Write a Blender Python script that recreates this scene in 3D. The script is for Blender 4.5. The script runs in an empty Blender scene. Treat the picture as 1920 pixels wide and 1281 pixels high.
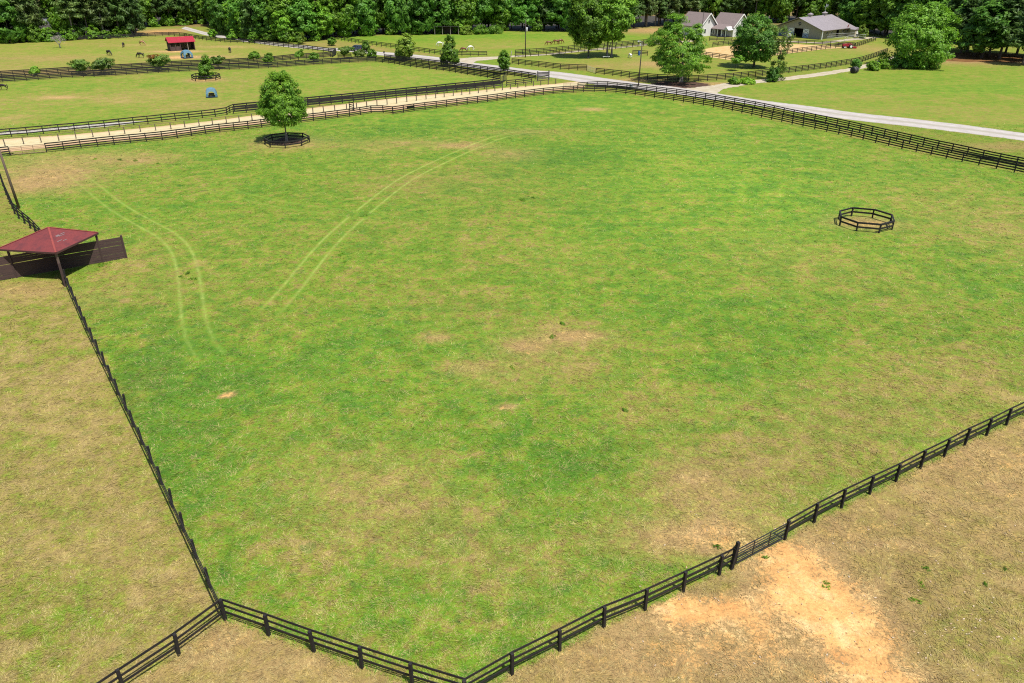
import bpy, bmesh, math, random
import numpy as np
from mathutils import Vector, Matrix

# ------------------------------------------------------------------ camera, sky, sun, exposure
scene = bpy.context.scene
COL = scene.collection
FPX, PITCH, CAMH = 1420.0, math.radians(27.5), 28.3      # focal length in photo pixels, downward tilt, drone height
cam_d = bpy.data.cameras.new('camera')
cam_d.sensor_width = 36.0
cam_d.lens = FPX / 1920.0 * 36.0
cam_d.clip_start = 0.5
cam_d.clip_end = 6000.0
cam = bpy.data.objects.new('camera', cam_d)
COL.objects.link(cam)
cam.location = (0, 0, CAMH)
cam.rotation_euler = (math.radians(90) - PITCH, 0, 0)
scene.camera = cam

SUN_EL = math.radians(65)
sun_h = Vector((0.68, -0.73, 0)).normalized()
SUN_DIR = Vector((sun_h.x * math.cos(SUN_EL), sun_h.y * math.cos(SUN_EL), math.sin(SUN_EL)))
world = bpy.data.worlds.new('World')
scene.world = world
world.use_nodes = True
wn = world.node_tree
bg = wn.nodes['Background']
sky = wn.nodes.new('ShaderNodeTexSky')
sky.sky_type = 'NISHITA'
sky.sun_disc = False
sky.sun_elevation = SUN_EL
sky.sun_rotation = math.atan2(sun_h.x, sun_h.y)
wn.links.new(sky.outputs[0], bg.inputs[0])
bg.inputs[1].default_value = 0.10
sun_d = bpy.data.lights.new('sun', 'SUN')
sun_d.energy = 4.9
sun_d.angle = math.radians(0.53)
sun_d.color = (1.0, 0.955, 0.88)
sun = bpy.data.objects.new('sun', sun_d)
COL.objects.link(sun)
sun.rotation_euler = SUN_DIR.to_track_quat('Z', 'Y').to_euler()
scene.view_settings.view_transform = 'Standard'
scene.view_settings.look = 'None'
scene.view_settings.exposure = 0.46
scene.view_settings.gamma = 1.0
scene.cycles.max_bounces = 6
scene.cycles.diffuse_bounces = 3
scene.cycles.transparent_max_bounces = 8
scene.cycles.use_denoising = False
scene.cycles.pixel_filter_type = 'BLACKMAN_HARRIS'
scene.cycles.filter_width = 1.15

# ------------------------------------------------------------------ surveying: a photo pixel to a point on the ground
CT, ST = math.cos(PITCH), math.sin(PITCH)
def G(px, py, z=0.0):
    x, y = px - 960.0, 640.5 - py
    dy, dz = FPX * CT + y * ST, -FPX * ST + y * CT
    k = (CAMH - z) / -dz
    return Vector((x * k, dy * k, z))
def GA(px, py):
    x, y = px - 960.0, 640.5 - py
    dy, dz = FPX * CT + y * ST, -FPX * ST + y * CT
    k = CAMH / -dz
    return x * k, dy * k
def HT(bx, by, ty):                       # height of something standing at (bx,by) whose top is seen at ty
    g = G(bx, by)
    y = 640.5 - ty
    dy, dz = FPX * CT + y * ST, -FPX * ST + y * CT
    return CAMH + dz / dy * g.y
def MPP(py):                              # metres per photo pixel (across) on the ground at that row
    return G(961, py).x - G(960, py).x
def lin(r, g, b):
    f = lambda c: c / 12.92 if c <= 0.04045 else ((c + 0.055) / 1.055) ** 2.4
    return tuple(f(c / 255.0) for c in (r, g, b))
K_ALB = 1.85                              # how much brighter a level sunlit surface shows than its albedo
def alb(r, g, b, k=None):
    return tuple(min(0.92, c / (k or K_ALB)) for c in lin(r, g, b))

# ------------------------------------------------------------------ object helpers
def link(o, parent=None):
    COL.objects.link(o)
    if parent is not None: o.parent = parent
    return o
def tag(o, label=None, cat=None, group=None, kind=None):
    if label: o['label'] = label
    if cat: o['category'] = cat
    if group: o['group'] = group
    if kind: o['kind'] = kind
    return o
def empty(name, loc, rz=0.0):
    o = bpy.data.objects.new(name, None)
    o.empty_display_size = 0.3
    o.location = loc
    o.rotation_euler = (0, 0, rz)
    return link(o)
def copy_tree(o, parent=None):
    c = o.copy()
    COL.objects.link(c)
    c.parent = parent
    for ch in list(o.children): copy_tree(ch, c)
    return c

class MB:
    """collects boxes, bars, tubes and polygons; build() links them as one mesh object"""
    def __init__(s): s.v, s.f = [], []
    def add(s, vs, fs):
        n = len(s.v)
        s.v += [tuple(v) for v in vs]
        s.f += [tuple(i + n for i in f) for f in fs]
        return s
    def box(s, x0, x1, y0, y1, z0, z1):
        return s.add([(x0,y0,z0),(x1,y0,z0),(x1,y1,z0),(x0,y1,z0),(x0,y0,z1),(x1,y0,z1),(x1,y1,z1),(x0,y1,z1)],
              [(0,3,2,1),(4,5,6,7),(0,1,5,4),(1,2,6,5),(2,3,7,6),(3,0,4,7)])
    def bar(s, a, b, w, h, up=Vector((0,0,1))):
        a, b = Vector(a), Vector(b)
        d = (b - a).normalized()
        side = d.cross(up)
        if side.length < 1e-5: side = d.cross(Vector((1,0,0)))
        side.normalize()
        u = side.cross(d).normalized()
        vs = []
        for p in (a, b):
            for i, j in ((-1,-1),(1,-1),(1,1),(-1,1)):
                vs.append(p + side * (i * w / 2) + u * (j * h / 2))
        return s.add(vs, [(0,1,2,3),(7,6,5,4),(0,4,5,1),(1,5,6,2),(2,6,7,3),(3,7,4,0)])
    def tube(s, pts, rads, n=7, cap=True):
        pts = [Vector(p) for p in pts]
        if not hasattr(rads, '__len__'): rads = [rads] * len(pts)
        vs = []
        for i, p in enumerate(pts):
            d = (pts[min(i+1, len(pts)-1)] - pts[max(i-1, 0)]).normalized()
            a = d.cross(Vector((0,0,1)))
            if a.length < 1e-3: a = Vector((1,0,0))
            a.normalize(); b = d.cross(a).normalized()
            for k in range(n):
                t = 2 * math.pi * k / n
                vs.append(p + a * (math.cos(t) * rads[i]) + b * (math.sin(t) * rads[i]))
        fs = []
        for i in range(len(pts) - 1):
            for k in range(n):
                fs.append((i*n+k, i*n+(k+1)%n, (i+1)*n+(k+1)%n, (i+1)*n+k))
        if cap:
            fs.append(tuple(range(n-1, -1, -1)))
            fs.append(tuple((len(pts)-1)*n + k for k in range(n)))
        return s.add(vs, fs)
    def poly(s, vs): return s.add(vs, [tuple(range(len(vs)))])
    def prism(s, outline, off):            # outline: 3D points of one face, off: thickness vector
        n = len(outline); off = Vector(off)
        vs = [Vector(p) for p in outline] + [Vector(p) + off for p in outline]
        fs = [tuple(range(n-1,-1,-1)), tuple(range(n, 2*n))]
        for i in range(n): fs.append((i, (i+1)%n, n+(i+1)%n, n+i))
        return s.add(vs, fs)
    def mesh(s, name, m=None, smooth=False, bevel=0.0):
        me = bpy.data.meshes.new(name)
        me.from_pydata([tuple(v) for v in s.v], [], s.f)
        if bevel > 0 or True:
            bm = bmesh.new(); bm.from_mesh(me)
            bmesh.ops.recalc_face_normals(bm, faces=bm.faces)
            if bevel > 0:
                bmesh.ops.bevel(bm, geom=[e for e in bm.edges if len(e.link_faces) == 2 and e.calc_face_angle(0) > 0.6],
                                offset=bevel, segments=2, affect='EDGES', profile=0.6, clamp_overlap=True)
            bm.to_mesh(me); bm.free()
        if m: me.materials.append(m)
        if smooth: me.polygons.foreach_set('use_smooth', [True] * len(me.polygons))
        return me
    def build(s, name, m, parent=None, loc=(0,0,0), smooth=False, bevel=0.0):
        o = bpy.data.objects.new(name, s.mesh(name, m, smooth, bevel))
        o.location = loc
        return link(o, parent)

def np_mesh(name, V, F, m, cols=None, smooth=False):
    """V (n,3), F (m,k) with constant k"""
    me = bpy.data.meshes.new(name)
    k = F.shape[1]
    me.vertices.add(len(V)); me.vertices.foreach_set('co', np.ascontiguousarray(V, np.float32).ravel())
    me.loops.add(F.size); me.loops.foreach_set('vertex_index', np.ascontiguousarray(F, np.int32).ravel())
    me.polygons.add(len(F))
    me.polygons.foreach_set('loop_start', np.arange(0, F.size, k, dtype=np.int32))
    me.polygons.foreach_set('loop_total', np.full(len(F), k, np.int32))
    if smooth: me.polygons.foreach_set('use_smooth', np.ones(len(F), bool))
    for nm, c in (cols or {}).items():
        a = me.attributes.new(nm, 'FLOAT_COLOR', 'POINT')
        a.data.foreach_set('color', np.ascontiguousarray(c, np.float32).ravel())
    me.update(calc_edges=True)
    if m: me.materials.append(m)
    return me

# ------------------------------------------------------------------ materials
def new_mat(name):
    m = bpy.data.materials.new(name)
    m.use_nodes = True
    nt = m.node_tree
    b = nt.nodes['Principled BSDF']
    return m, nt, b
def N(nt, typ, **kw):
    n = nt.nodes.new(typ)
    for k, v in kw.items(): setattr(n, k, v)
    return n
def noise(nt, vec, scale, detail=3, rough=0.55, dist=0.0):
    n = N(nt, 'ShaderNodeTexNoise')
    n.inputs['Scale'].default_value = scale
    n.inputs['Detail'].default_value = detail
    n.inputs['Roughness'].default_value = rough
    n.inputs['Distortion'].default_value = dist
    nt.links.new(vec, n.inputs['Vector'])
    return n.outputs['Fac']
def val(nt, op, a, b=None, c=None, clamp=False):
    n = N(nt, 'ShaderNodeMath', operation=op)
    n.use_clamp = clamp
    for i, x in enumerate((a, b, c)):
        if x is None: continue
        if isinstance(x, (int, float)): n.inputs[i].default_value = x
        else: nt.links.new(x, n.inputs[i])
    return n.outputs[0]
def mixc(nt, fac, a, b, mode='MIX'):
    n = N(nt, 'ShaderNodeMix', data_type='RGBA', blend_type=mode)
    n.clamp_factor = True
    for x, s in ((fac, n.inputs['Factor']), (a, n.inputs['A']), (b, n.inputs['B'])):
        if isinstance(x, (int, float)):
            s.default_value = x if s.type == 'VALUE' else (x, x, x, 1)
        elif isinstance(x, tuple): s.default_value = (*x[:3], 1)
        else: nt.links.new(x, s)
    return n.outputs['Result']
def ramp(nt, fac, stops, interp='LINEAR'):
    n = N(nt, 'ShaderNodeValToRGB')
    cr = n.color_ramp; cr.interpolation = interp
    while len(cr.elements) < len(stops): cr.elements.new(0.5)
    for e, (p, c) in zip(cr.elements, stops):
        e.position = p; e.color = (*c, 1)
    nt.links.new(fac, n.inputs[0])
    return n.outputs[0]
def scale_col(nt, col, f):
    n = N(nt, 'ShaderNodeVectorMath', operation='SCALE')
    nt.links.new(col, n.inputs[0])
    if isinstance(f, (int, float)): n.inputs['Scale'].default_value = f
    else: nt.links.new(f, n.inputs['Scale'])
    return n.outputs[0]
def bump(nt, b, h, strength, dist):
    n = N(nt, 'ShaderNodeBump')
    n.inputs['Strength'].default_value = strength
    n.inputs['Distance'].default_value = dist
    nt.links.new(h, n.inputs['Height'])
    nt.links.new(n.outputs[0], b.inputs['Normal'])

def surf(name, col, rough=0.8, var=0.25, scale=2.0, metallic=0.0, stretch=None, bmp=0.0, col2=None):
    """plain weathered surface: two noises break the colour up"""
    m, nt, b = new_mat(name)
    tc = N(nt, 'ShaderNodeTexCoord')
    vec = tc.outputs['Object']
    if stretch:
        mp = N(nt, 'ShaderNodeMapping'); mp.inputs['Scale'].default_value = stretch
        nt.links.new(vec, mp.inputs[0]); vec = mp.outputs[0]
    n1 = noise(nt, vec, scale, 5, 0.65); n2 = noise(nt, vec, scale * 7, 3)
    f = val(nt, 'ADD', val(nt, 'MULTIPLY', n1, 1.3), val(nt, 'MULTIPLY', n2, 0.7))      # about 1 on average
    f = val(nt, 'ADD', val(nt, 'MULTIPLY', val(nt, 'SUBTRACT', f, 1.0), var * 2.2), 1.0)
    c = mixc(nt, ramp(nt, n1, [(0.42, (0,0,0)), (0.62, (1,1,1))]), col, col2 or col)
    nt.links.new(scale_col(nt, c, f), b.inputs['Base Color'])
    b.inputs['Roughness'].default_value = rough
    b.inputs['Metallic'].default_value = metallic
    if bmp: bump(nt, b, n2, bmp, 0.05)
    return m

def leaf_mat(name, col, col2, trans=0.35):
    m, nt, b = new_mat(name)
    geo = N(nt, 'ShaderNodeNewGeometry'); oi = N(nt, 'ShaderNodeObjectInfo')
    tc = N(nt, 'ShaderNodeTexCoord')
    r = geo.outputs['Random Per Island']
    n1 = noise(nt, tc.outputs['Object'], 0.55, 3)
    c = mixc(nt, ramp(nt, n1, [(0.38, (0,0,0)), (0.62, (1,1,1))]), col, col2)
    c = scale_col(nt, c, val(nt, 'ADD', val(nt, 'MULTIPLY', r, 0.9), 0.55))
    c = scale_col(nt, c, val(nt, 'ADD', val(nt, 'MULTIPLY', oi.outputs['Random'], 0.5), 0.75))
    nt.links.new(c, b.inputs['Base Color'])
    b.inputs['Roughness'].default_value = 0.55
    b.inputs['Specular IOR Level'].default_value = 0.35
    tr = N(nt, 'ShaderNodeBsdfTranslucent')
    nt.links.new(scale_col(nt, c, 1.3), tr.inputs[0])
    mx = N(nt, 'ShaderNodeMixShader'); mx.inputs[0].default_value = trans
    nt.links.new(b.outputs[0], mx.inputs[1]); nt.links.new(tr.outputs[0], mx.inputs[2])
    nt.links.new(mx.outputs[0], nt.nodes['Material Output'].inputs[0])
    return m

M = {}
M['fence'] = surf('black_stained_wood', (0.0065, 0.0055, 0.006), 0.75, 0.45, 1.5, col2=(0.014, 0.010, 0.009))
M['rail_brown'] = surf('faded_brown_wood', (0.05, 0.028, 0.02), 0.8, 0.5, 1.5, col2=(0.03, 0.02, 0.017))
M['post_grey'] = surf('weathered_grey_post', (0.10, 0.075, 0.055), 0.85, 0.3, 3)
M['pole'] = surf('weathered_pole_wood', (0.13, 0.085, 0.06), 0.85, 0.35, 2, stretch=(4,4,0.4), col2=(0.09,0.065,0.05))
M['pole_pale'] = surf('pale_pole_wood', (0.25, 0.22, 0.18), 0.85, 0.3, 2, stretch=(4,4,0.4))
M['pole_dark'] = surf('dark_pole_wood', (0.045, 0.035, 0.028), 0.85, 0.3, 2, stretch=(4,4,0.4))
M['gate_metal'] = surf('dark_painted_pipe', (0.018, 0.017, 0.018), 0.45, 0.3, 3)
M['gate_tan'] = surf('rusty_tan_pipe', (0.22, 0.14, 0.08), 0.6, 0.4, 4)
M['galv'] = surf('galvanised_pipe', (0.55, 0.55, 0.56), 0.4, 0.15, 3, metallic=0.4)
M['bark'] = surf('bark', (0.075, 0.055, 0.042), 0.9, 0.5, 3, stretch=(3,3,0.6), bmp=0.4)
M['bark_pale'] = surf('pale_bark', (0.20, 0.17, 0.14), 0.9, 0.4, 3, stretch=(3,3,0.6), bmp=0.4)
M['dead'] = surf('dead_grey_wood', (0.33, 0.29, 0.27), 0.9, 0.25, 3)
M['leaf_mid'] = leaf_mat('leaf_mid_green', (0.108, 0.23, 0.018), (0.175, 0.31, 0.024), .42)
M['leaf_dark'] = leaf_mat('leaf_dark_green', (0.088, 0.225, 0.026), (0.145, 0.30, 0.034), 0.45)
M['leaf_bright'] = leaf_mat('leaf_bright_green', (0.105, 0.245, 0.014), (0.17, 0.32, 0.022), .35)
M['leaf_yellow'] = leaf_mat('leaf_yellow_green', (0.16, 0.28, 0.02), (0.22, 0.30, 0.03), .35)
M['leaf_olive'] = leaf_mat('leaf_olive_green', (0.085, 0.17, 0.02), (0.14, 0.19, 0.028), .3)
M['leaf_lime'] = leaf_mat('leaf_lime_green', (0.14, 0.285, 0.012), (0.20, 0.35, 0.018), .35)
M['needle'] = leaf_mat('pine_needles', (0.062, 0.135, 0.026), (0.105, 0.18, 0.036), 0.35)
M['needle_mid'] = leaf_mat('pine_needles_lighter', (0.095, 0.17, 0.036), (0.15, 0.20, 0.055), 0.35)
M['red_bud'] = leaf_mat('orange_new_leaves', (0.30, 0.09, 0.02), (0.22, 0.12, 0.02))
M['horse_dark'] = surf('dark_brown_coat', (0.016, 0.009, 0.007), 0.7, 0.4, 2)
M['horse_bay'] = surf('chestnut_coat', (0.16, 0.05, 0.022), 0.45, 0.35, 2)
M['horse_white'] = surf('white_coat', (0.72, 0.69, 0.64), 0.55, 0.12, 2)
M['horse_tan'] = surf('tan_coat', (0.36, 0.18, 0.09), 0.5, 0.2, 2)
M['hair_dark'] = surf('dark_horse_hair', (0.012, 0.009, 0.008), 0.5, 0.3, 6)
M['white_paint'] = surf('white_paint', (0.74, 0.73, 0.70), 0.6, 0.12, 1.2)
M['dark_glass'] = surf('dark_window_glass', (0.02, 0.024, 0.03), 0.12, 0.2, 1)
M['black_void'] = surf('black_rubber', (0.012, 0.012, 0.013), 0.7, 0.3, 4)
# ------------------------------------------------------------------ where the fences run (photo pixels of the post feet)
F1_PX = [(423,1163), (276,850), (165,622), (125,530)]
F2_PX = [(423,1163), (338,1227), (232,1298), (120,1376), (0,1460)]
F3_PX = [(423,1163), (508,1193), (597,1225), (682,1254), (778,1286), (873,1315)]
F4_PX = [(873,1315), (960,1265), (1049,1220), (1132,1176), (1209,1144), (1280.6,1110), (1348,1078), (1373,1065)]
F4B_PX = [(1471,1012), (1526,980), (1577,953), (1630,927), (1679,903.5), (1725,879), (1769,857), (1808,836), (1849,817), (1886,798), (1924,780), (1960,763)]
F5W_PX = [(88,286), (158,278), (223,271), (315,262), (400,249.5), (454,244), (510,237), (575,229), (620,223.5), (662,218), (696,212.5)]
F5M_PX = [(737,214.5), (776,208.5), (815,204), (869,197), (920,191), (951,186.5), (985,182), (1020,178), (1051,175.3), (1090,173), (1112,172.3), (1135,173)]
F5E_PX = [(1135,173), (1162,175), (1207,181), (1254,188), (1305,196), (1341,202), (1379,210), (1417,218), (1457,227), (1500,237), (1547,246.5), (1595,257), (1646,269), (1702,282), (1760,294.5), (1821,307.5), (1893,321.5), (1970,338)]
F6_PX = [(1083,167.5), (1110,165.3), (1135,164.8), (1196,171), (1274,180.5), (1341,191), (1418,205), (1495,222), (1578,240), (1679,263), (1735,276), (1794,289), (1857,303), (1919,315.5), (1970,327)]
FA_PX = [(-40,262), (11,257.5), (43,255), (74,252), (133,246.5), (191,241), (245,235.5), (307,229), (356,224), (404,219), (426,215.5)]
FA2_PX = [(438,213.5), (500,208), (600,198.5), (700,188), (743,183.5), (815,176.5), (860,172), (920,165.5), (942,163)]
FA3_PX = [(950,162), (970,160), (997,156.5)]
FAB_PX = [(440,208.5), (520,200.5), (600,193), (700,183), (815,171.5), (915,161), (938,158)]
FB_PX = [(10,274), (45,270.5), (78,267.5), (111,264), (143,260), (175,257), (206,254), (234.5,251), (264,247.5), (292.5,245), (321,242.5), (347,239), (374,236), (399,234), (425,231), (449,229), (473,225.5), (498,222.5), (522,220), (546,217.5), (566,215), (587,213), (607,210.5), (628,208.5), (650,206)]
FB2_PX = [(669,204), (688,201.5), (707,199), (726,196.5), (744,194.5), (763,191.5), (781,189), (799,186.5), (817,184.5), (833,182.5), (850,180), (866,178.3), (881,177), (897,175), (913,173), (928,171), (942,169.5), (957,167.5), (971,165.5), (986,163.5), (1000,162), (1014,160.3), (1028,158.8), (1042,157.5)]
N1_PX = [(-40,158), (0,155), (30,153), (127,146), (185,144.3), (290,137.3), (375,133), (440,130.5), (512,127.5), (582,122.3), (637,119), (672,117), (705,116.8)]
N2_PX = [(-40,148), (0,145.3), (90,140), (127,137.2), (232,131.5), (330,125), (420,122), (465,119.3), (519,115.5), (560,111), (600,109), (625,106.3), (631,102.5), (627,99.5)]
N3_PX = [(627,99.5), (590,95.5), (557,91), (522,87.5), (490,83.5), (460,81.3), (425,80), (385,76), (360,72.5)]
N4_PX = [(360,72.5), (345,69), (312,67.5), (275,69.5), (240,72), (200,73.3), (125,76.2), (60,79), (0,81.3), (-40,83)]
N5_PX = [(634,109), (659,109.5)]
E1_PX = [(705,116.8), (735,119.8), (765,125), (800,129.5), (842,134.5), (869,139.5), (910,145.5), (938,150.5)]
E2_PX = [(721,112.5), (765,117.5), (810,122.5), (860,128.5), (920,137), (965,143.5), (1005,149.5)]
M1_PX = [(580,72.5), (629,74.3), (675,82.5), (740,91), (780,97), (825,103), (865,105.5), (913,105.3)]
LN_PX = [(966,102.5), (1020,99), (1072,94), (1130,89), (1180,85), (1235,79.5)]
LS_PX = [(966,107.5), (992,106), (1030,104), (1060,100.7), (1105,96.8), (1152,92.5), (1200,87.8), (1235,84)]
M2_PX = [(960,120.3), (1000,125), (1050,130.6), (1075,132), (1100,132.6)]
M2B_PX = [(1117,139), (1155,143), (1190,147.5), (1230,151), (1270,153), (1305,153), (1336,151.5), (1365,149.5), (1400,146), (1436,142), (1478,137), (1512,133), (1547,128.5), (1597,120.5), (1616,116.5), (1640,108.5), (1663,100)]
M2C_PX = [(1186,103), (1214,104.5)]
AS_PX = [(1298,103.5), (1330,107.5), (1373,113.5), (1415,110), (1466,102.8), (1512,97), (1561,91), (1602,89)]
AE_PX = [(1603,89), (1617,84.5), (1630,80), (1641,77)]
AN_PX = [(1336,87.5), (1372,84), (1425,82), (1480,82), (1520,84), (1561,86), (1602,88.5)]
HS_PX = [(1330,77), (1352,76.8), (1372,76.6)]

def wpts(px): return [G(*p) for p in px]
def poly_in(X, Y, pts):
    inside = np.zeros(X.shape, bool)
    n = len(pts)
    for i in range(n):
        x1, y1 = pts[i][0], pts[i][1]; x2, y2 = pts[(i+1) % n][0], pts[(i+1) % n][1]
        c = ((y1 > Y) != (y2 > Y))
        xi = (x2 - x1) * (Y - y1) / ((y2 - y1) if abs(y2 - y1) > 1e-9 else 1e-9) + x1
        inside ^= c & (X < xi)
    return inside
def poly_dist(X, Y, pts):
    d = np.full(X.shape, 1e9)
    for a, b in zip(pts[:-1], pts[1:]):
        ax, ay, bx, by = a[0], a[1], b[0], b[1]
        L = (bx-ax)**2 + (by-ay)**2 + 1e-9
        t = np.clip(((X-ax)*(bx-ax) + (Y-ay)*(by-ay)) / L, 0, 1)
        d = np.minimum(d, np.hypot(X-ax-t*(bx-ax), Y-ay-t*(by-ay)))
    return d
def smooth_line(px, n=8):
    """Catmull-Rom through ground points"""
    p = [G(*q) for q in px]
    p = [p[0]*2 - p[1]] + p + [p[-1]*2 - p[-2]]
    out = []
    for i in range(1, len(p) - 2):
        for k in range(n):
            t = k / n
            out.append(0.5*((2*p[i]) + (p[i+1]-p[i-1])*t + (2*p[i-1]-5*p[i]+4*p[i+1]-p[i+2])*t*t + (3*p[i]-p[i-1]-3*p[i+1]+p[i+2])*t**3))
    out.append(p[-2])
    return out

# ------------------------------------------------------------------ the ground: one sheet to the horizon, with the condition of the turf stored on it
SHELTER = dict(N=Vector((-42.5,66.4,0)), R=Vector((-41.3,71.8,0)), F=Vector((-46.7,73.0,0)), L=Vector((-47.9,67.6,0)))
main_poly = [G(*p) for p in F1_PX[:-1]] + [SHELTER['N'], SHELTER['R'], SHELTER['F'], G(62,432), G(30,405), G(0,322), G(-60,295)] + [G(*p) for p in F5W_PX + F5M_PX + F5E_PX[1:]] + [Vector((140,95,0))] + [G(*p) for p in F4B_PX[::-1] + F4_PX[::-1] + F3_PX[::-1][1:]]
def zone_poly(*chains): return [G(*p) for c in chains for p in c]
ZONES = [   # (polygon, greenness, bare soil, brightness, smoothness)
  (zone_poly([(-3000,1160)], [(-300,530),(0,528),(125,530)], F1_PX[::-1], F2_PX, [(-600,2500),(-3000,2500)]), .28, .04, .53, 0.2),   # dry paddock west
  (zone_poly(F2_PX, [(-200,2600),(3500,2600),(3500,500)], F4B_PX[::-1], F4_PX[::-1], F3_PX[::-1]), .19, .19, .53, 0.25),          # dry paddock south
  (zone_poly([(-600,300)], FA_PX, FA2_PX, E1_PX[::-1], N1_PX[::-1], [(-600,190)]), .52, .01, .56, .35),                    # paddock beyond the track
  (zone_poly([(-600,180)], N2_PX, N3_PX, N4_PX, [(-600,110)]), .42, .04, .57, .5),                                       # far left paddock
  (zone_poly(M1_PX, [(960,105)], LN_PX, [(1240,70),(1060,58),(900,60),(760,66),(640,70)]), .52, .0, .56, .6),             # field behind the road
  (zone_poly(LS_PX, [(1290,80),(1330,77),(1320,95)], AS_PX, AE_PX, [(1670,90)], M2B_PX[::-1], M2_PX[::-1]), .47, .03, .54, .6),   # paddock of the twin trees
  (zone_poly([(1310,178),(1370,164),(1424,157),(1530,145),(1600,134),(1665,117),(1700,100),(1780,108),(1840,113),(1920,122),(2300,140),(2300,320),(1920,252),(1720,226),(1520,202),(1400,186)]), .55, .01, .53, .55),  # lawn across the road
  (zone_poly([(705,100),(800,107),(850,113),(880,108),(960,106),(960,120),(1100,134),(1117,140),(1250,155),(1150,149),(1000,131)]), .56, .0, .52, .6),
  (zone_poly([(1360,190),(1436,201),(1520,215),(1720,240),(1920,265),(2100,290),(2100,350),(1919,315),(1679,264),(1495,223)]), .5, .0, .44, .5),
  (zone_poly([(580,73),(629,75),(740,92),(825,104),(850,108),(745,99),(610,89),(560,84)]), .33, .08, .5, .5),
]
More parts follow.
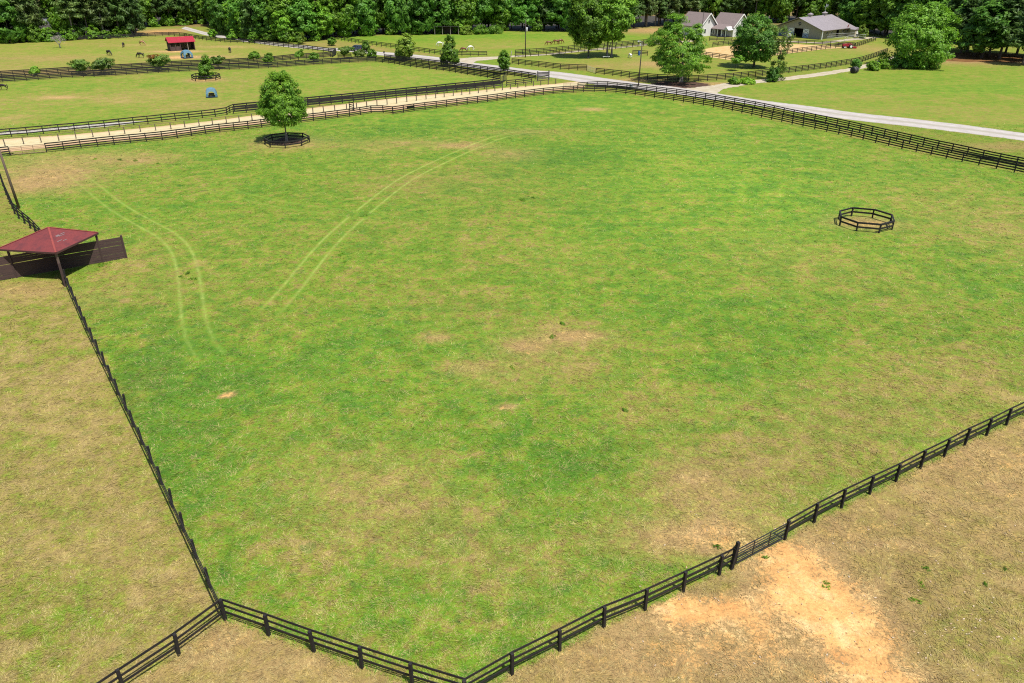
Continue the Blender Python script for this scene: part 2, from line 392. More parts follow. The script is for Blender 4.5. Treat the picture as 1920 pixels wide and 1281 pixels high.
# blobs of lusher or poorer turf: (px, py, half width px, half height px, greenness, soil, brightness)
BLOBS = [
  (90,328,85,22,-.55,.34,.05), (70,352,70,14,-.3,.12,0), (200,292,90,12,-.28,.12,.04), (300,330,180,30,-.12,0,0), (60,300,60,12,-.2,.12,.05), (260,300,60,8,-.15,.15,.0),
  (760,268,95,7,-.3,.14,.02), (690,283,70,12,-.2,.06,0), (870,274,40,5,-.4,.3,.03), (985,248,70,6,-.3,.12,-.1), (960,290,45,10,-.35,.2,0),
  (730,243,110,9,.2,0,-.05), (680,258,90,8,.15,0,-.04), (1060,295,120,30,.22,0,-.10), (1130,300,70,16,.14,0,-.05), (1160,200,130,14,.10,0,.05), (1220,212,45,4,.1,0,-.14), (1110,205,20,2.5,-.4,.4,.1),
  (1300,290,260,60,.04,0,.07), (900,210,300,24,.02,0,.05),
  (900,330,120,20,-.2,.04,-.05), (960,380,150,24,-.14,.02,-.06), (780,345,90,20,-.24,.06,-.05), (700,430,160,30,-.16,.02,-.04), (850,470,200,40,-.12,0,0),
  (1150,430,160,50,.10,0,.04), (1300,330,150,60,.12,0,.10), (1330,430,120,40,.08,0,.03), (1450,380,120,50,.05,0,.09), (1750,370,140,45,-.13,.02,.04), (1880,430,110,50,-.3,.08,0), (1480,480,120,40,-.24,.05,.04), (1580,520,120,30,-.14,.02,0),
  (1050,640,95,30,-.42,.10,.0), (1080,630,45,9,-.4,.42,.04), (990,650,40,14,-.35,.3,0), (820,634,22,7,-.5,.35,.03), (940,700,60,30,-.34,.12,0), (870,690,36,12,-.3,.22,.02), (1080,700,80,26,-.28,.06,0),
  (620,640,150,40,.16,0,0), (690,690,130,40,.14,0,.02), (450,720,150,60,.14,0,-.04), (300,760,110,70,.24,0,-.04), (260,690,60,40,.22,0,-.06), (330,620,90,26,.18,0,-.03), (340,900,90,90,.18,0,-.06), (420,980,70,80,.12,0,-.05), (470,1060,80,60,.06,0,-.04),
  (560,840,120,60,-.08,.02,0), (640,930,130,80,-.34,.08,.02), (730,880,100,40,-.26,.05,.02), (800,960,120,50,-.30,.08,0), (880,1030,120,50,-.28,.07,0), (720,1060,160,60,-.10,0,0), (840,1150,150,60,-.04,0,-.02), (620,1150,110,40,-.10,0,0), (1000,1090,120,60,-.2,.04,0),
  (1050,820,130,60,.10,0,-.02), (1110,890,90,60,.12,0,-.07), (1010,800,60,20,.1,0,-.06), (960,880,120,40,.04,0,-.03), (1200,800,90,40,-.14,.03,0),
  (1290,885,55,30,-.42,.18,.03), (1340,940,120,50,-.46,.18,.04), (1290,1010,120,30,-.42,.24,.06), (1350,1010,60,26,-.4,.42,.1), (1200,1010,100,40,-.2,.06,0), (1450,870,150,60,-.40,.07,-.04), (1560,820,150,60,-.38,.06,-.04), (1720,770,180,50,-.36,.06,-.02), (1850,700,120,60,-.32,.06,0), (1600,740,160,50,-.22,.03,0), (1490,700,150,50,-.08,0,0), (1240,760,90,30,-.2,.05,0),
  (1420,610,140,60,.13,0,-.04), (1600,620,120,40,.0,0,0), (1750,620,160,60,-.02,0,-.04), (1870,600,100,40,.06,0,-.06), (1300,560,120,40,.12,0,.02), (1180,580,90,40,.10,0,0), (1700,560,120,30,-.10,.02,0),
  (500,540,120,40,-.10,0,-.02), (300,540,120,40,-.25,.04,-.03), (250,480,90,40,-.24,.03,0), (420,600,110,30,-.12,.02,-.02), (230,575,60,10,.16,0,-.12), (560,580,120,20,.1,0,-.02), (160,505,60,14,.35,0,.02), (240,490,40,14,-.2,.05,0),
  (430,400,200,40,-.12,0,.0), (560,330,120,30,-.05,0,0), (560,360,60,20,.06,0,-.04), (150,420,80,30,-.08,0,0), (20,380,60,40,-.12,0,-.03), (20,355,50,8,-.1,.1,0),
  (800,520,140,50,-.10,0,-.02), (1000,520,140,50,-.10,0,-.01), (1050,480,90,30,-.10,.03,.03), (640,520,90,30,-.16,.0,0), (700,590,120,26,-.04,.0,0), (900,590,140,30,-.14,.02,-.03), (860,570,100,20,-.1,.03,-.03),
  # dry paddock west
  (60,620,90,50,.08,-.04,0), (150,560,60,20,-.1,.12,.05), (40,545,80,14,-.06,.2,.02), (100,760,110,60,-.06,.02,.03), (200,900,80,70,-.04,.03,.02), (80,1000,110,80,.05,0,-.02), (230,1030,70,40,-.05,.05,.03), (130,1180,140,50,.10,-.03,-.04), (330,1110,70,30,-.1,.1,.02), (20,870,60,60,.05,0,-.02), (520,1250,150,40,.05,0,0), (420,1200,60,20,-.05,.14,.03), (250,740,40,60,-.06,.04,-.08),
  # bare earth by the gate, south paddock
  (1470,1040,50,20,-.2,.72,.12), (1500,1085,60,34,-.2,.80,.12), (1560,1140,62,36,-.2,.84,.14), (1590,1185,60,30,-.2,.86,.14), (1620,1240,60,34,-.2,.7,.12), (1650,1290,80,30,-.2,.6,.05), (1480,1120,80,22,-.15,.6,.12), (1380,1150,80,18,-.15,.62,.10), (1290,1150,45,22,-.15,.65,.14), (1250,1140,40,14,-.1,.55,.12), (1440,1190,50,30,-.1,.42,.04), (1360,1230,90,30,-.1,.22,0), (1390,1090,55,14,.12,-.12,-.1), (1330,1105,45,10,.1,-.1,-.1), (1450,1160,28,10,.05,-.3,-.12), (1480,1200,24,10,.1,-.25,-.1), (1290,1190,60,20,-.05,.15,-.02),
  (1200,1230,120,30,-.02,.16,-.02), (1100,1260,110,26,.06,.02,0), (1700,1000,110,40,.0,.05,-.03), (1640,960,70,20,.06,0,-.02), (1800,900,100,30,.04,.04,0), (1880,880,80,40,-.02,.12,.03), (1850,1080,90,60,.16,-.05,-.04), (1800,1180,120,50,.14,-.06,-.05), (1890,1230,60,40,.16,-.05,-.04), (1740,1090,70,50,.0,.02,-.05), (1690,1150,40,40,.02,0,-.06), (1600,1010,80,24,-.02,.08,-.02), (1730,1230,60,30,.12,0,-.05),
  # paddock beyond the track
  (80,190,160,12,-.18,.03,.02), (330,172,130,9,-.22,.04,.0), (420,196,90,10,-.16,.06,-.02), (110,183,30,2.5,-.5,.3,.25), (240,186,60,8,-.2,.05,.05), (520,150,110,8,-.10,.0,0), (700,145,130,10,.04,.0,.03), (560,190,80,10,-.06,0,0), (10,225,40,12,-.2,.12,.08), (380,150,60,4,-.12,.1,0), (860,150,60,6,-.1,0,.02), (70,226,50,6,.1,0,-.03),
  # far left paddock
  (80,135,140,5,-.25,.2,.1), (240,100,150,4,.06,0,.04), (100,110,120,6,-.12,.1,0), (335,96.5,38,1.6,-.4,.6,.3), (330,108,24,2.2,-.4,.6,.2), (380,107,50,2,-.3,.35,.1), (430,88,60,1.5,-.2,.2,.15), (270,85,40,1.2,-.2,.2,.15), (60,95,120,4,.05,0,.02), (300,60,36,4,-.35,.75,.05), (270,62,30,4,.4,0,.0),
  # field behind the road, paddock of the twin trees
  (720,75,130,4,.22,0,.0), (900,68,170,4,.25,0,.0), (930,86,80,4,-.2,.05,.02), (1000,78,120,3,-.06,0,0), (1130,125,110,7,-.16,.05,.0), (1230,120,40,5,-.2,.25,.06), (1050,108,80,5,.14,0,.0), (1400,128,120,8,.08,0,-.02), (1560,110,80,9,.12,0,.02), (1630,92,40,6,-.2,.14,.05), (1480,60,40,5,.2,0,.06), (1230,57,60,4,-.3,.5,.02), (1160,72,60,3,.2,0,0),
  (1195,150,50,3,-.25,.3,.05), (1330,158,40,3,-.25,.4,.05),
  (1850,170,140,7,.14,0,.03), (1700,205,180,8,-.12,.03,.02), (1550,190,90,6,.10,0,0), (1880,225,90,8,-.14,.05,.02), (1640,182,70,4,-.12,.04,.02), (1750,190,160,10,-.06,0,.0), (1480,180,90,8,-.1,.03,.0), (1850,215,120,10,-.08,0,0), (1600,170,100,6,.06,0,.02), (1880,275,80,6,-.2,.2,.0), (1740,118,50,3,-.1,.1,0), (1850,112,100,7,-.4,.45,-.12),
  (537,268,58,10,-.35,.30,.02), (1620,418,50,10,-.45,.45,-.02), (386,150,26,4,-.3,.35,-.02), (430,740,8,4,-.6,.9,.2), (421,742,6,2.5,-.6,.9,.25), (950,763,13,4,-.6,.7,.25), (930,797,12,3,-.5,.5,.1),
]
TRACKS = [
  ([(500,592), (540,548), (620,452), (700,382), (760,337), (820,306), (880,279), (940,256), (1010,243)], [.2,.9,1.1,1.2,1.2,1.2,1.2,1.1,.5]),
  ([(110,300), (165,345), (215,385), (270,418), (310,440), (338,468), (352,510), (360,570), (366,610), (385,655), (420,690)], [0,.55,.8,.85,.8,.9,.95,.8,.7,.45,0]),
  ([(350,336), (430,360), (520,382), (620,396), (760,414), (900,432), (1010,444)], [0,.35,.35,.3,.3,.25,0]),
]
xs = [-70.0]
while xs[-1] < 95: xs.append(xs[-1] + 0.5)
s = .5
while xs[-1] < 900: s *= 1.045; xs.append(xs[-1] + s)
s = .5; left = []
x = -70.0
while x > -900: s *= 1.045; x -= s; left.append(x)
xs = np.array(left[::-1] + xs)
ys = [-120.0, -60, -20, 0, 8, 14]
while ys[-1] < 135: ys.append(ys[-1] + 0.5)
s = .5
while ys[-1] < 2200: s *= 1.02 if ys[-1] < 400 else 1.2; ys.append(ys[-1] + s)
ys = np.array(ys)
GX, GY = np.meshgrid(xs, ys)
def turf(X, Y):
    """condition of the turf: greenness, bare soil, brightness, smoothness, track distance, track strength"""
    g = np.full(X.shape, .48); so = np.full(X.shape, .03); br = np.full(X.shape, .5); sm = np.full(X.shape, .5)
    for poly, a, b, c, d in ZONES:
        k = poly_in(X, Y, poly)
        g[k], so[k], br[k], sm[k] = a, b, c, d
    km = poly_in(X, Y, main_poly)
    g[km], so[km], br[km], sm[km] = .66, 0, .53, .0
    far = (Y > 330)
    g[far], so[far], br[far] = .3, .2, .25
    north = km | (Y > 118)
    for (px, py, hx, hy, dg, ds, db) in BLOBS:
        c = G(px, py); rx = hx * MPP(py); ry = abs(G(px, py - hy).y - G(px, py + hy).y) / 2
        w = np.exp(-0.7 * (((X - c.x) / rx) ** 2 + ((Y - c.y) / ry) ** 2))
        if poly_in(np.array([c.x]), np.array([c.y]), main_poly)[0]: w = w * km * (.82 if dg < 0 else .95)      # a blob stays on its side of the paddock fence
        else: w = w * ~km
        g += dg * .62 * w; so += ds * w; br += db * w
    td = np.full(X.shape, 6.0); tsv = np.zeros(X.shape)
    for px, st in TRACKS:
        line = smooth_line(px, 8)
        for i, (a, b) in enumerate(zip(line[:-1], line[1:])):
            L = (b.x-a.x)**2 + (b.y-a.y)**2 + 1e-9
            t = np.clip(((X-a.x)*(b.x-a.x) + (Y-a.y)*(b.y-a.y)) / L, 0, 1)
            d = np.hypot(X-a.x-t*(b.x-a.x), Y-a.y-t*(b.y-a.y))
            u = (i + t) / 8.0
            sv = np.interp(u, np.arange(len(st)), st)
            k = d < td
            td = np.where(k, d, td); tsv = np.where(k, sv, tsv)
    return g, so, br, sm, td, tsv
tg, tso, tbr, tsm, ttd, tts = turf(GX, GY)
ny, nx = GX.shape
V = np.stack([GX.ravel(), GY.ravel(), np.zeros(GX.size)], 1)
ii = np.arange(nx * (ny - 1)).reshape(ny - 1, nx)[:, :-1].ravel()
Fq = np.stack([ii, ii + 1, ii + nx + 1, ii + nx], 1)
c1 = np.stack([tg, tso, tbr, np.ones_like(tg)], -1).reshape(-1, 4)
c2 = np.stack([ttd, tts, tsm, np.ones_like(tg)], -1).reshape(-1, 4)

C_TAN, C_OLIVE, C_YG, C_GREEN, C_DEEP = alb(184,162,100), alb(158,152,68), alb(142,163,50), alb(116,158,36), alb(92,146,38)
def ground_mat(blade=False):
    m, nt, b = new_mat('grass_blade' if blade else 'pasture_turf')
    geo = N(nt, 'ShaderNodeNewGeometry'); P = geo.outputs['Position']
    a1 = N(nt, 'ShaderNodeAttribute'); a1.attribute_name = 'turf'
    a2 = N(nt, 'ShaderNodeAttribute'); a2.attribute_name = 'tracks'
    s1 = N(nt, 'ShaderNodeSeparateColor'); nt.links.new(a1.outputs['Color'], s1.inputs[0])
    s2 = N(nt, 'ShaderNodeSeparateColor'); nt.links.new(a2.outputs['Color'], s2.inputs[0])
    g, so, br = s1.outputs[0], s1.outputs[1], s1.outputs[2]
    td, ts_, sm = s2.outputs[0], s2.outputs[1], s2.outputs[2]
    nA = noise(nt, P, .07, 4, .6, .6); nB = noise(nt, P, .3, 5, .65, .8); nC = noise(nt, P, 1.5, 4, .65, 1.0); nD = noise(nt, P, 7.0, 3, .7, 1.2); nG = noise(nt, P, .7, 4, .6, 1.0)
    # mowing swathes: long streaks across the paddock
    mp = N(nt, 'ShaderNodeMapping'); mp.inputs['Rotation'].default_value = (0, 0, math.radians(-32)); mp.inputs['Scale'].default_value = (.05, .55, 1)
    nt.links.new(P, mp.inputs[0]); nS = noise(nt, mp.outputs[0], 1.0, 3, .5)
    k = val(nt, 'SUBTRACT', 1.0, val(nt, 'MULTIPLY', sm, .62))
    d = val(nt, 'MULTIPLY', val(nt, 'SUBTRACT', nA, .5), .75)
    for n_, w in ((nB, 1.25), (nG, 1.0), (nC, 1.5), (nD, 1.1), (nS, .5)):
        d = val(nt, 'ADD', d, val(nt, 'MULTIPLY', val(nt, 'SUBTRACT', n_, .5), w))
    gg = val(nt, 'ADD', g, val(nt, 'MULTIPLY', d, k))
    col = ramp(nt, gg, [(0.02, C_TAN), (.32, C_OLIVE), (.52, C_YG), (.74, C_GREEN), (1.0, C_DEEP)])
    # deep green clumps of clover and coarse grass
    nW = noise(nt, P, .95, 3, .6, .6)
    w = val(nt, 'MULTIPLY', ramp(nt, nW, [(.58, (0,0,0)), (.68, (1,1,1))]), val(nt, 'MULTIPLY', val(nt, 'MULTIPLY', k, .85), val(nt, 'MULTIPLY', g, 1.3, clamp=True)))
    col = mixc(nt, w, col, alb(80, 134, 44))
    col = mixc(nt, val(nt, 'MULTIPLY', so, 3.6, clamp=True), col, mixc(nt, .62, col, alb(192, 152, 108)))     # thin turf: the brown earth shows through
    # straw-coloured dead blades
    nF = noise(nt, P, 11.0, 3, .75, 1.5)
    col = mixc(nt, val(nt, 'MULTIPLY', ramp(nt, nF, [(.54, (0,0,0)), (.70, (1,1,1))]), val(nt, 'MULTIPLY', k, .55)), col, alb(206, 186, 122))
    v = val(nt, 'ADD', val(nt, 'MULTIPLY', val(nt, 'SUBTRACT', nD, .5), 1.5), val(nt, 'ADD', val(nt, 'MULTIPLY', val(nt, 'SUBTRACT', nC, .5), 1.0), val(nt, 'ADD', val(nt, 'MULTIPLY', val(nt, 'SUBTRACT', nG, .5), -.5), val(nt, 'ADD', val(nt, 'MULTIPLY', val(nt, 'SUBTRACT', nB, .5), -.35), .97))))
    v = val(nt, 'ADD', 1.0, val(nt, 'MULTIPLY', val(nt, 'SUBTRACT', v, 1.0), k))
    v = val(nt, 'MULTIPLY', v, val(nt, 'ADD', val(nt, 'MULTIPLY', br, 1.1), .45))
    # bare soil
    e = val(nt, 'ADD', val(nt, 'MULTIPLY', val(nt, 'SUBTRACT', nC, .5), 1.6), val(nt, 'ADD', val(nt, 'MULTIPLY', val(nt, 'SUBTRACT', nD, .5), 1.9), val(nt, 'MULTIPLY', val(nt, 'SUBTRACT', nB, .5), .6)))
    sf = val(nt, 'MULTIPLY', val(nt, 'SUBTRACT', val(nt, 'ADD', so, e), .42), 2.2, clamp=True)
    soil = ramp(nt, noise(nt, P, .5, 5, .7), [(.34, alb(226, 162, 98)), (.5, alb(238, 182, 114)), (.68, alb(246, 208, 148))])
    vo = N(nt, 'ShaderNodeTexVoronoi'); vo.inputs['Scale'].default_value = 2.6; nt.links.new(P, vo.inputs['Vector'])
    hoof = val(nt, 'MULTIPLY', val(nt, 'LESS_THAN', vo.outputs['Distance'], .15), val(nt, 'GREATER_THAN', noise(nt, P, .4, 2), .5))
    soil = mixc(nt, val(nt, 'MULTIPLY', hoof, .6), soil, alb(120, 86, 54))
    col = mixc(nt, val(nt, 'MULTIPLY', sf, .92), col, soil)
    # wheel tracks pressed into the sward, paler than the standing grass
    tr = val(nt, 'SUBTRACT', 1.0, val(nt, 'DIVIDE', val(nt, 'ABSOLUTE', val(nt, 'SUBTRACT', td, .95)), .27), clamp=True)
    tr = val(nt, 'MULTIPLY', val(nt, 'MULTIPLY', tr, ts_), val(nt, 'MULTIPLY', val(nt, 'MULTIPLY', nC, 1.7), val(nt, 'MULTIPLY', nD, 2.0), clamp=True))
    col = mixc(nt, val(nt, 'MULTIPLY', val(nt, 'MULTIPLY', tr, ramp(nt, nG, [(.3, (.25,.25,.25)), (.6, (1,1,1))])), .82), col, alb(184, 200, 100))
    if blade:                                   # each blade its own shade, some of them dead and straw coloured
        rd = geo.outputs['Random Per Island']
        r2 = val(nt, 'ADD', val(nt, 'MULTIPLY', val(nt, 'FRACT', val(nt, 'MULTIPLY', rd, 37.0)), .5), noise(nt, P, 1.1, 3, .6, .5))     # straw comes in drifts
        col = mixc(nt, val(nt, 'MULTIPLY', ramp(nt, r2, [(.76, (0,0,0)), (.92, (1,1,1))]), .62), col, alb(214, 194, 132))
        v = val(nt, 'MULTIPLY', v, val(nt, 'ADD', val(nt, 'MULTIPLY', rd, .5), .80))
    nt.links.new(scale_col(nt, col, v), b.inputs['Base Color'])
    b.inputs['Roughness'].default_value = .9
    b.inputs['Specular IOR Level'].default_value = .15
    if blade:
        up_ = N(nt, 'ShaderNodeCombineXYZ'); up_.inputs[2].default_value = 1.0
        mxn = N(nt, 'ShaderNodeVectorMath', operation='MULTIPLY_ADD')
        nt.links.new(geo.outputs['Normal'], mxn.inputs[0]); mxn.inputs[1].default_value = (.3, .3, .3); nt.links.new(up_.outputs[0], mxn.inputs[2])
        nz = N(nt, 'ShaderNodeVectorMath', operation='NORMALIZE'); nt.links.new(mxn.outputs[0], nz.inputs[0]); nt.links.new(nz.outputs[0], b.inputs['Normal'])
    else: bump(nt, b, val(nt, 'ADD', val(nt, 'MULTIPLY', nC, .8), val(nt, 'MULTIPLY', nD, .35)), .55, .12)
    return m
M['ground'] = ground_mat()
ground = bpy.data.objects.new('ground', np_mesh('ground', V, Fq, M['ground'], {'turf': c1, 'tracks': c2}))
tag(link(ground), kind='structure')

# ------------------------------------------------------------------ blades and tufts standing on the turf (denser where the eye is close)
def grass_blades():
    r = np.random.default_rng(5)
    n = 450000
    px = r.uniform(-260, 2180, n); py = r.uniform(232, 1420, n) 
    X, Y = GA(px, py)
    X = X + r.normal(0, .5, n); Y = Y + r.normal(0, .5, n)
    D = np.sqrt(X*X + Y*Y + CAMH**2)
    g, so, br, sm, td, tsv = turf(X, Y)
    lane = poly_in(X, Y, [G(*p) for p in SAND_TOP + SAND_LOW[::-1]]) | poly_in(X, Y, [G(*p) for p in ROAD_TOP + ROAD_LOW[::-1]])
    keep = (r.uniform(0, 1, n) > np.clip(so * 1.15, 0, .97)) & ~lane & (Y < 190)
    keep &= ~((np.abs(td - .95) < .4) & (tsv > .3))
    X, Y, D, g, so, br, sm, td, tsv = (a[keep] for a in (X, Y, D, g, so, br, sm, td, tsv)); n = len(X)
    cl = np.sin(X*1.7 + np.sin(Y*1.3)*2) * np.sin(Y*1.9 + np.sin(X*.9)*2)            # loose clumping
    L = (.15 + .0022 * D) * r.uniform(.4, 1.5, n) * (1 + .35 * cl)
    W = .007 + .00022 * D * r.uniform(.6, 1.4, n)
    az = 2.2*np.sin(X*.9 + 1.7*np.sin(Y*.6)) + 2.0*np.sin(Y*1.1 + 1.3*np.sin(X*.5)) + r.normal(0, .8, n); tilt = r.uniform(.04, .38, n)
    dx, dy, dz = np.cos(az)*np.cos(tilt), np.sin(az)*np.cos(tilt), np.sin(tilt)
    base = np.stack([X, Y, np.full(n, .004)], 1)
    side = np.stack([-np.sin(az), np.cos(az), np.zeros(n)], 1) * W[:, None]
    tip = base + np.stack([dx, dy, dz], 1) * L[:, None]
    V = np.stack([base - side, base + side, tip], 1).reshape(-1, 3)
    F = np.arange(3*n).reshape(n, 3)
    # taller uncut grass along the feet of the near fences
    ex = []
    for px_ in (F1_PX, F2_PX, F3_PX, F4_PX, F4B_PX):
        for a_, b_ in zip(px_[:-1], px_[1:]):
            a_, b_ = G(*a_), G(*b_); k_ = int((b_ - a_).length * 26); t_ = r.uniform(0, 1, k_); q_ = r.normal(0, .13, (k_, 2)) * (1 + .8*np.sin(t_*23))[:, None]
            ex.append(np.stack([a_.x + (b_.x-a_.x)*t_ + q_[:, 0], a_.y + (b_.y-a_.y)*t_ + q_[:, 1]], 1))
    ex = np.concatenate(ex); ke = len(ex); ae = r.uniform(0, 6.28, ke); te = r.uniform(.3, .9, ke); Le = r.uniform(.12, .34, ke)
    be = np.concatenate([ex, np.full((ke, 1), .003)], 1); se = np.stack([-np.sin(ae), np.cos(ae), np.zeros(ke)], 1) * .016
    tipe = be + np.stack([np.cos(ae)*np.cos(te), np.sin(ae)*np.cos(te), np.sin(te)], 1) * Le[:, None]
    V = np.concatenate([V, np.stack([be - se, be + se, tipe], 1).reshape(-1, 3)]); n += ke; F = np.arange(3*n).reshape(n, 3)
    g, so, br, sm, td, tsv = turf(np.concatenate([X, ex[:, 0]]), np.concatenate([Y, ex[:, 1]])); g[-ke:] = np.clip(g[-ke:] + .12, 0, 1)
    one = np.ones(n)
    A1 = np.repeat(np.stack([g, so, br, one], 1), 3, 0); A2 = np.repeat(np.stack([td, tsv, sm, one], 1), 3, 0)
    m = ground_mat(True)
    o = bpy.data.objects.new('grass', np_mesh('grass', V, F, m, {'turf': A1, 'tracks': A2}))
    tag(link(o), 'short pasture grass, green inside the paddock and straw coloured outside it', 'grass', kind='stuff')

# ------------------------------------------------------------------ roads and sand
ROAD_TOP = [(347,50),(392,62),(430,69),(470,75),(540,83),(610,89),(670,92.5),(710,97.3),(745,99.7),(800,105),(850,111),(885,117.5),(940,124),(1000,131.5),(1050,135.5),(1100,142),(1150,149),(1200,156),(1255,162),(1320,171.5),(1380,181),(1436,189.5),(1520,199.5),(1601,211),(1720,224),(1820,236),(1920,250),(2050,268)]
ROAD_LOW = [(340,54),(385,66),(425,73),(465,79),(535,88),(605,94),(665,98),(705,103),(745,107),(800,113),(850,121),(885,127),(940,133),(1000,141),(1050,148),(1100,156),(1150,163),(1200,168.5),(1255,176),(1320,184.5),(1380,192),(1436,200.5),(1520,214),(1601,225.5),(1720,239),(1820,251),(1920,264.5),(2050,283)]
SAND_TOP = [(-60,267),(25,260),(110,254.5),(175,249),(275,239.5),(375,229.5),(475,217),(587,202.5),(665,193),(745,183.5),(815,177),(880,172),(942,165.5),(1005,160),(1040,157.5),(1075,154),(1100,153)]
SAND_LOW = [(-60,292),(20,285),(50,281.5),(140,271.5),(223,264.5),(315,255.5),(400,243),(475,235),(575,222.5),(660,212),(757,204.5),(815,198),(869,191.5),(920,186),(1000,175),(1050,169),(1095,165)]
def ribbon(name, top, low, m, z, wob=.12, step=.7, kind='structure'):
    def dens(px):
        p = smooth_line(px, 6); out = [p[0]]
        return p
    a, b = dens(top), dens(low)
    def resample(p, n):
        d = [0]
        for q, w in zip(p[:-1], p[1:]): d.append(d[-1] + (w - q).length)
        d = np.array(d); t = np.linspace(0, d[-1], n)
        return np.stack([np.interp(t, d, [q.x for q in p]), np.interp(t, d, [q.y for q in p])], 1)
    L = sum((w - q).length for q, w in zip(a[:-1], a[1:]))
    n = int(L / step) + 2; k = 7
    if len(top) == len(low):       # matched stations: keep the cross sections square
        def st(p):
            u = np.linspace(0, len(p) - 1, n); return np.stack([np.interp(u, range(len(p)), [q.x for q in p]), np.interp(u, range(len(p)), [q.y for q in p])], 1)
        A, B = st(a), st(b)
    else: A, B = resample(a, n), resample(b, n)
    r = np.random.default_rng(abs(hash(name)) % 1000 if False else len(name))
    def wv(): 
        w = r.normal(0, wob, n); return np.convolve(w, np.ones(3)/3, 'same')[:, None] + r.normal(0, wob*.5, n)[:, None]
    nrm = B - A; nrm /= np.linalg.norm(nrm, axis=1)[:, None] + 1e-9
    A = A + nrm * wv(); B = B + nrm * wv()
    T = np.linspace(0, 1, k)
    P = A[:, None, :] * (1 - T)[None, :, None] + B[:, None, :] * T[None, :, None]
    V = np.concatenate([P.reshape(-1, 2), np.full((n*k, 1), z)], 1)
    U = np.tile(T, n)
    ii = np.arange(n*k).reshape(n, k)[:-1, :-1].ravel()
    F = np.stack([ii, ii + 1, ii + k + 1, ii + k], 1)
    o = bpy.data.objects.new(name, np_mesh(name, V, F, m, {'across': np.stack([U, U, U, np.ones_like(U)], 1)}))
    bm = bmesh.new(); bm.from_mesh(o.data); bmesh.ops.recalc_face_normals(bm, faces=bm.faces)
    if bm.faces[0].normal.z < 0: bmesh.ops.reverse_faces(bm, faces=bm.faces)
    bm.to_mesh(o.data); bm.free()
    return tag(link(o), kind=kind)
def track_mat(name, c_lo, c_hi, rut=None, rutcol=None, sc=.6):
    m, nt, b = new_mat(name)
    P = N(nt, 'ShaderNodeNewGeometry').outputs['Position']
    n1 = noise(nt, P, sc, 5, .65, .5); n2 = noise(nt, P, sc*9, 3, .7)
    col = mixc(nt, ramp(nt, n1, [(.35, (0,0,0)), (.65, (1,1,1))]), c_lo, c_hi)
    if rut:
        a = N(nt, 'ShaderNodeAttribute'); a.attribute_name = 'across'
        sp = N(nt, 'ShaderNodeSeparateColor'); nt.links.new(a.outputs['Color'], sp.inputs[0])
        u = sp.outputs[0]
        f = ramp(nt, u, rut)
        f = val(nt, 'MULTIPLY', f, val(nt, 'ADD', val(nt, 'MULTIPLY', val(nt, 'SUBTRACT', n1, .5), 1.6), .9), clamp=True)
        col = mixc(nt, f, col, rutcol)
    nt.links.new(scale_col(nt, col, val(nt, 'ADD', val(nt, 'MULTIPLY', val(nt, 'SUBTRACT', n2, .5), .5), 1.0)), b.inputs['Base Color'])
    b.inputs['Roughness'].default_value = .95; b.inputs['Specular IOR Level'].default_value = .1
    bump(nt, b, n2, .4, .05)
    return m
W0, W1 = (0,0,0), (1,1,1)
M['gravel'] = track_mat('pale_gravel', alb(206,196,190), alb(226,218,212), [(0,(.4,.4,.4)),(.12,W0),(.33,W0),(.5,(.75,.75,.75)),(.67,W0),(.88,W0),(1,(.4,.4,.4))], alb(178,174,146))
M['drive'] = track_mat('sandy_gravel', alb(208,192,162), alb(226,214,192), [(0,W0),(.35,W0),(.5,(.3,.3,.3)),(.65,W0),(1,W0)], alb(176,170,120))
M['sand'] = track_mat('pale_arena_sand', alb(232,212,160), alb(242,228,184), [(0,(.85,.85,.85)),(.10,(.3,.3,.3)),(.2,W0),(.62,W0),(.74,(.8,.8,.8)),(1,W1)], alb(226,182,140))
M['arena'] = track_mat('orange_arena_sand', alb(232,186,120), alb(244,216,160))
M['mulch'] = track_mat('dark_wood_mulch', alb(78,64,58), alb(120,92,78), sc=1.5)
M['needle_floor'] = track_mat('pine_straw_floor', alb(120,84,50), alb(160,116,72), sc=.3)
ribbon('gravel_road', ROAD_TOP, ROAD_LOW, M['gravel'], .012)
ribbon('sand_track', SAND_TOP, SAND_LOW, M['sand'], .008, wob=.16)
ribbon('gravel_strip', [(-60,252),(0,247),(100,238.5),(200,231.5),(272,226.5)], [(-60,259),(0,254),(100,246),(200,237),(276,228.5)], M['gravel'], .007, .2)
ribbon('side_driveway', [(1283,166),(1330,161),(1364,155.5),(1424,149.5),(1470,145.3),(1530,137.3),(1592,128),(1626,119.5),(1660,110),(1680,103)], [(1345,177),(1352,169),(1378,163),(1428,155.5),(1472,151),(1532,143.5),(1594,133.5),(1628,126),(1664,115),(1686,107)], M['drive'], .016, .3)
ribbon('lane', [(846,112),(880,108.3),(935,106.2),(965,104.3),(1020,100.8),(1072,95.8),(1130,90.5),(1180,86),(1235,80.5),(1300,76)], [(885,121),(895,114.5),(937,110.5),(967,107.2),(1022,103.6),(1074,98.2),(1132,93),(1182,88.2),(1237,82.5),(1302,78)], M['drive'], .017, .2)
ribbon('arena_sand', [(1300,99),(1320,92.5),(1360,86.5),(1420,83.5),(1480,83),(1540,85.5),(1592,88.5)], [(1305,103),(1322,105.5),(1374,112.5),(1425,107),(1482,100),(1542,93),(1596,89)], M['arena'], .009, .3)
ribbon('barn_yard', [(1440,77.5),(1480,76.2),(1540,79),(1590,73),(1640,68.5)], [(1440,80),(1480,79),(1540,81.5),(1592,76.5),(1650,71)], M['drive'], .010, .3)
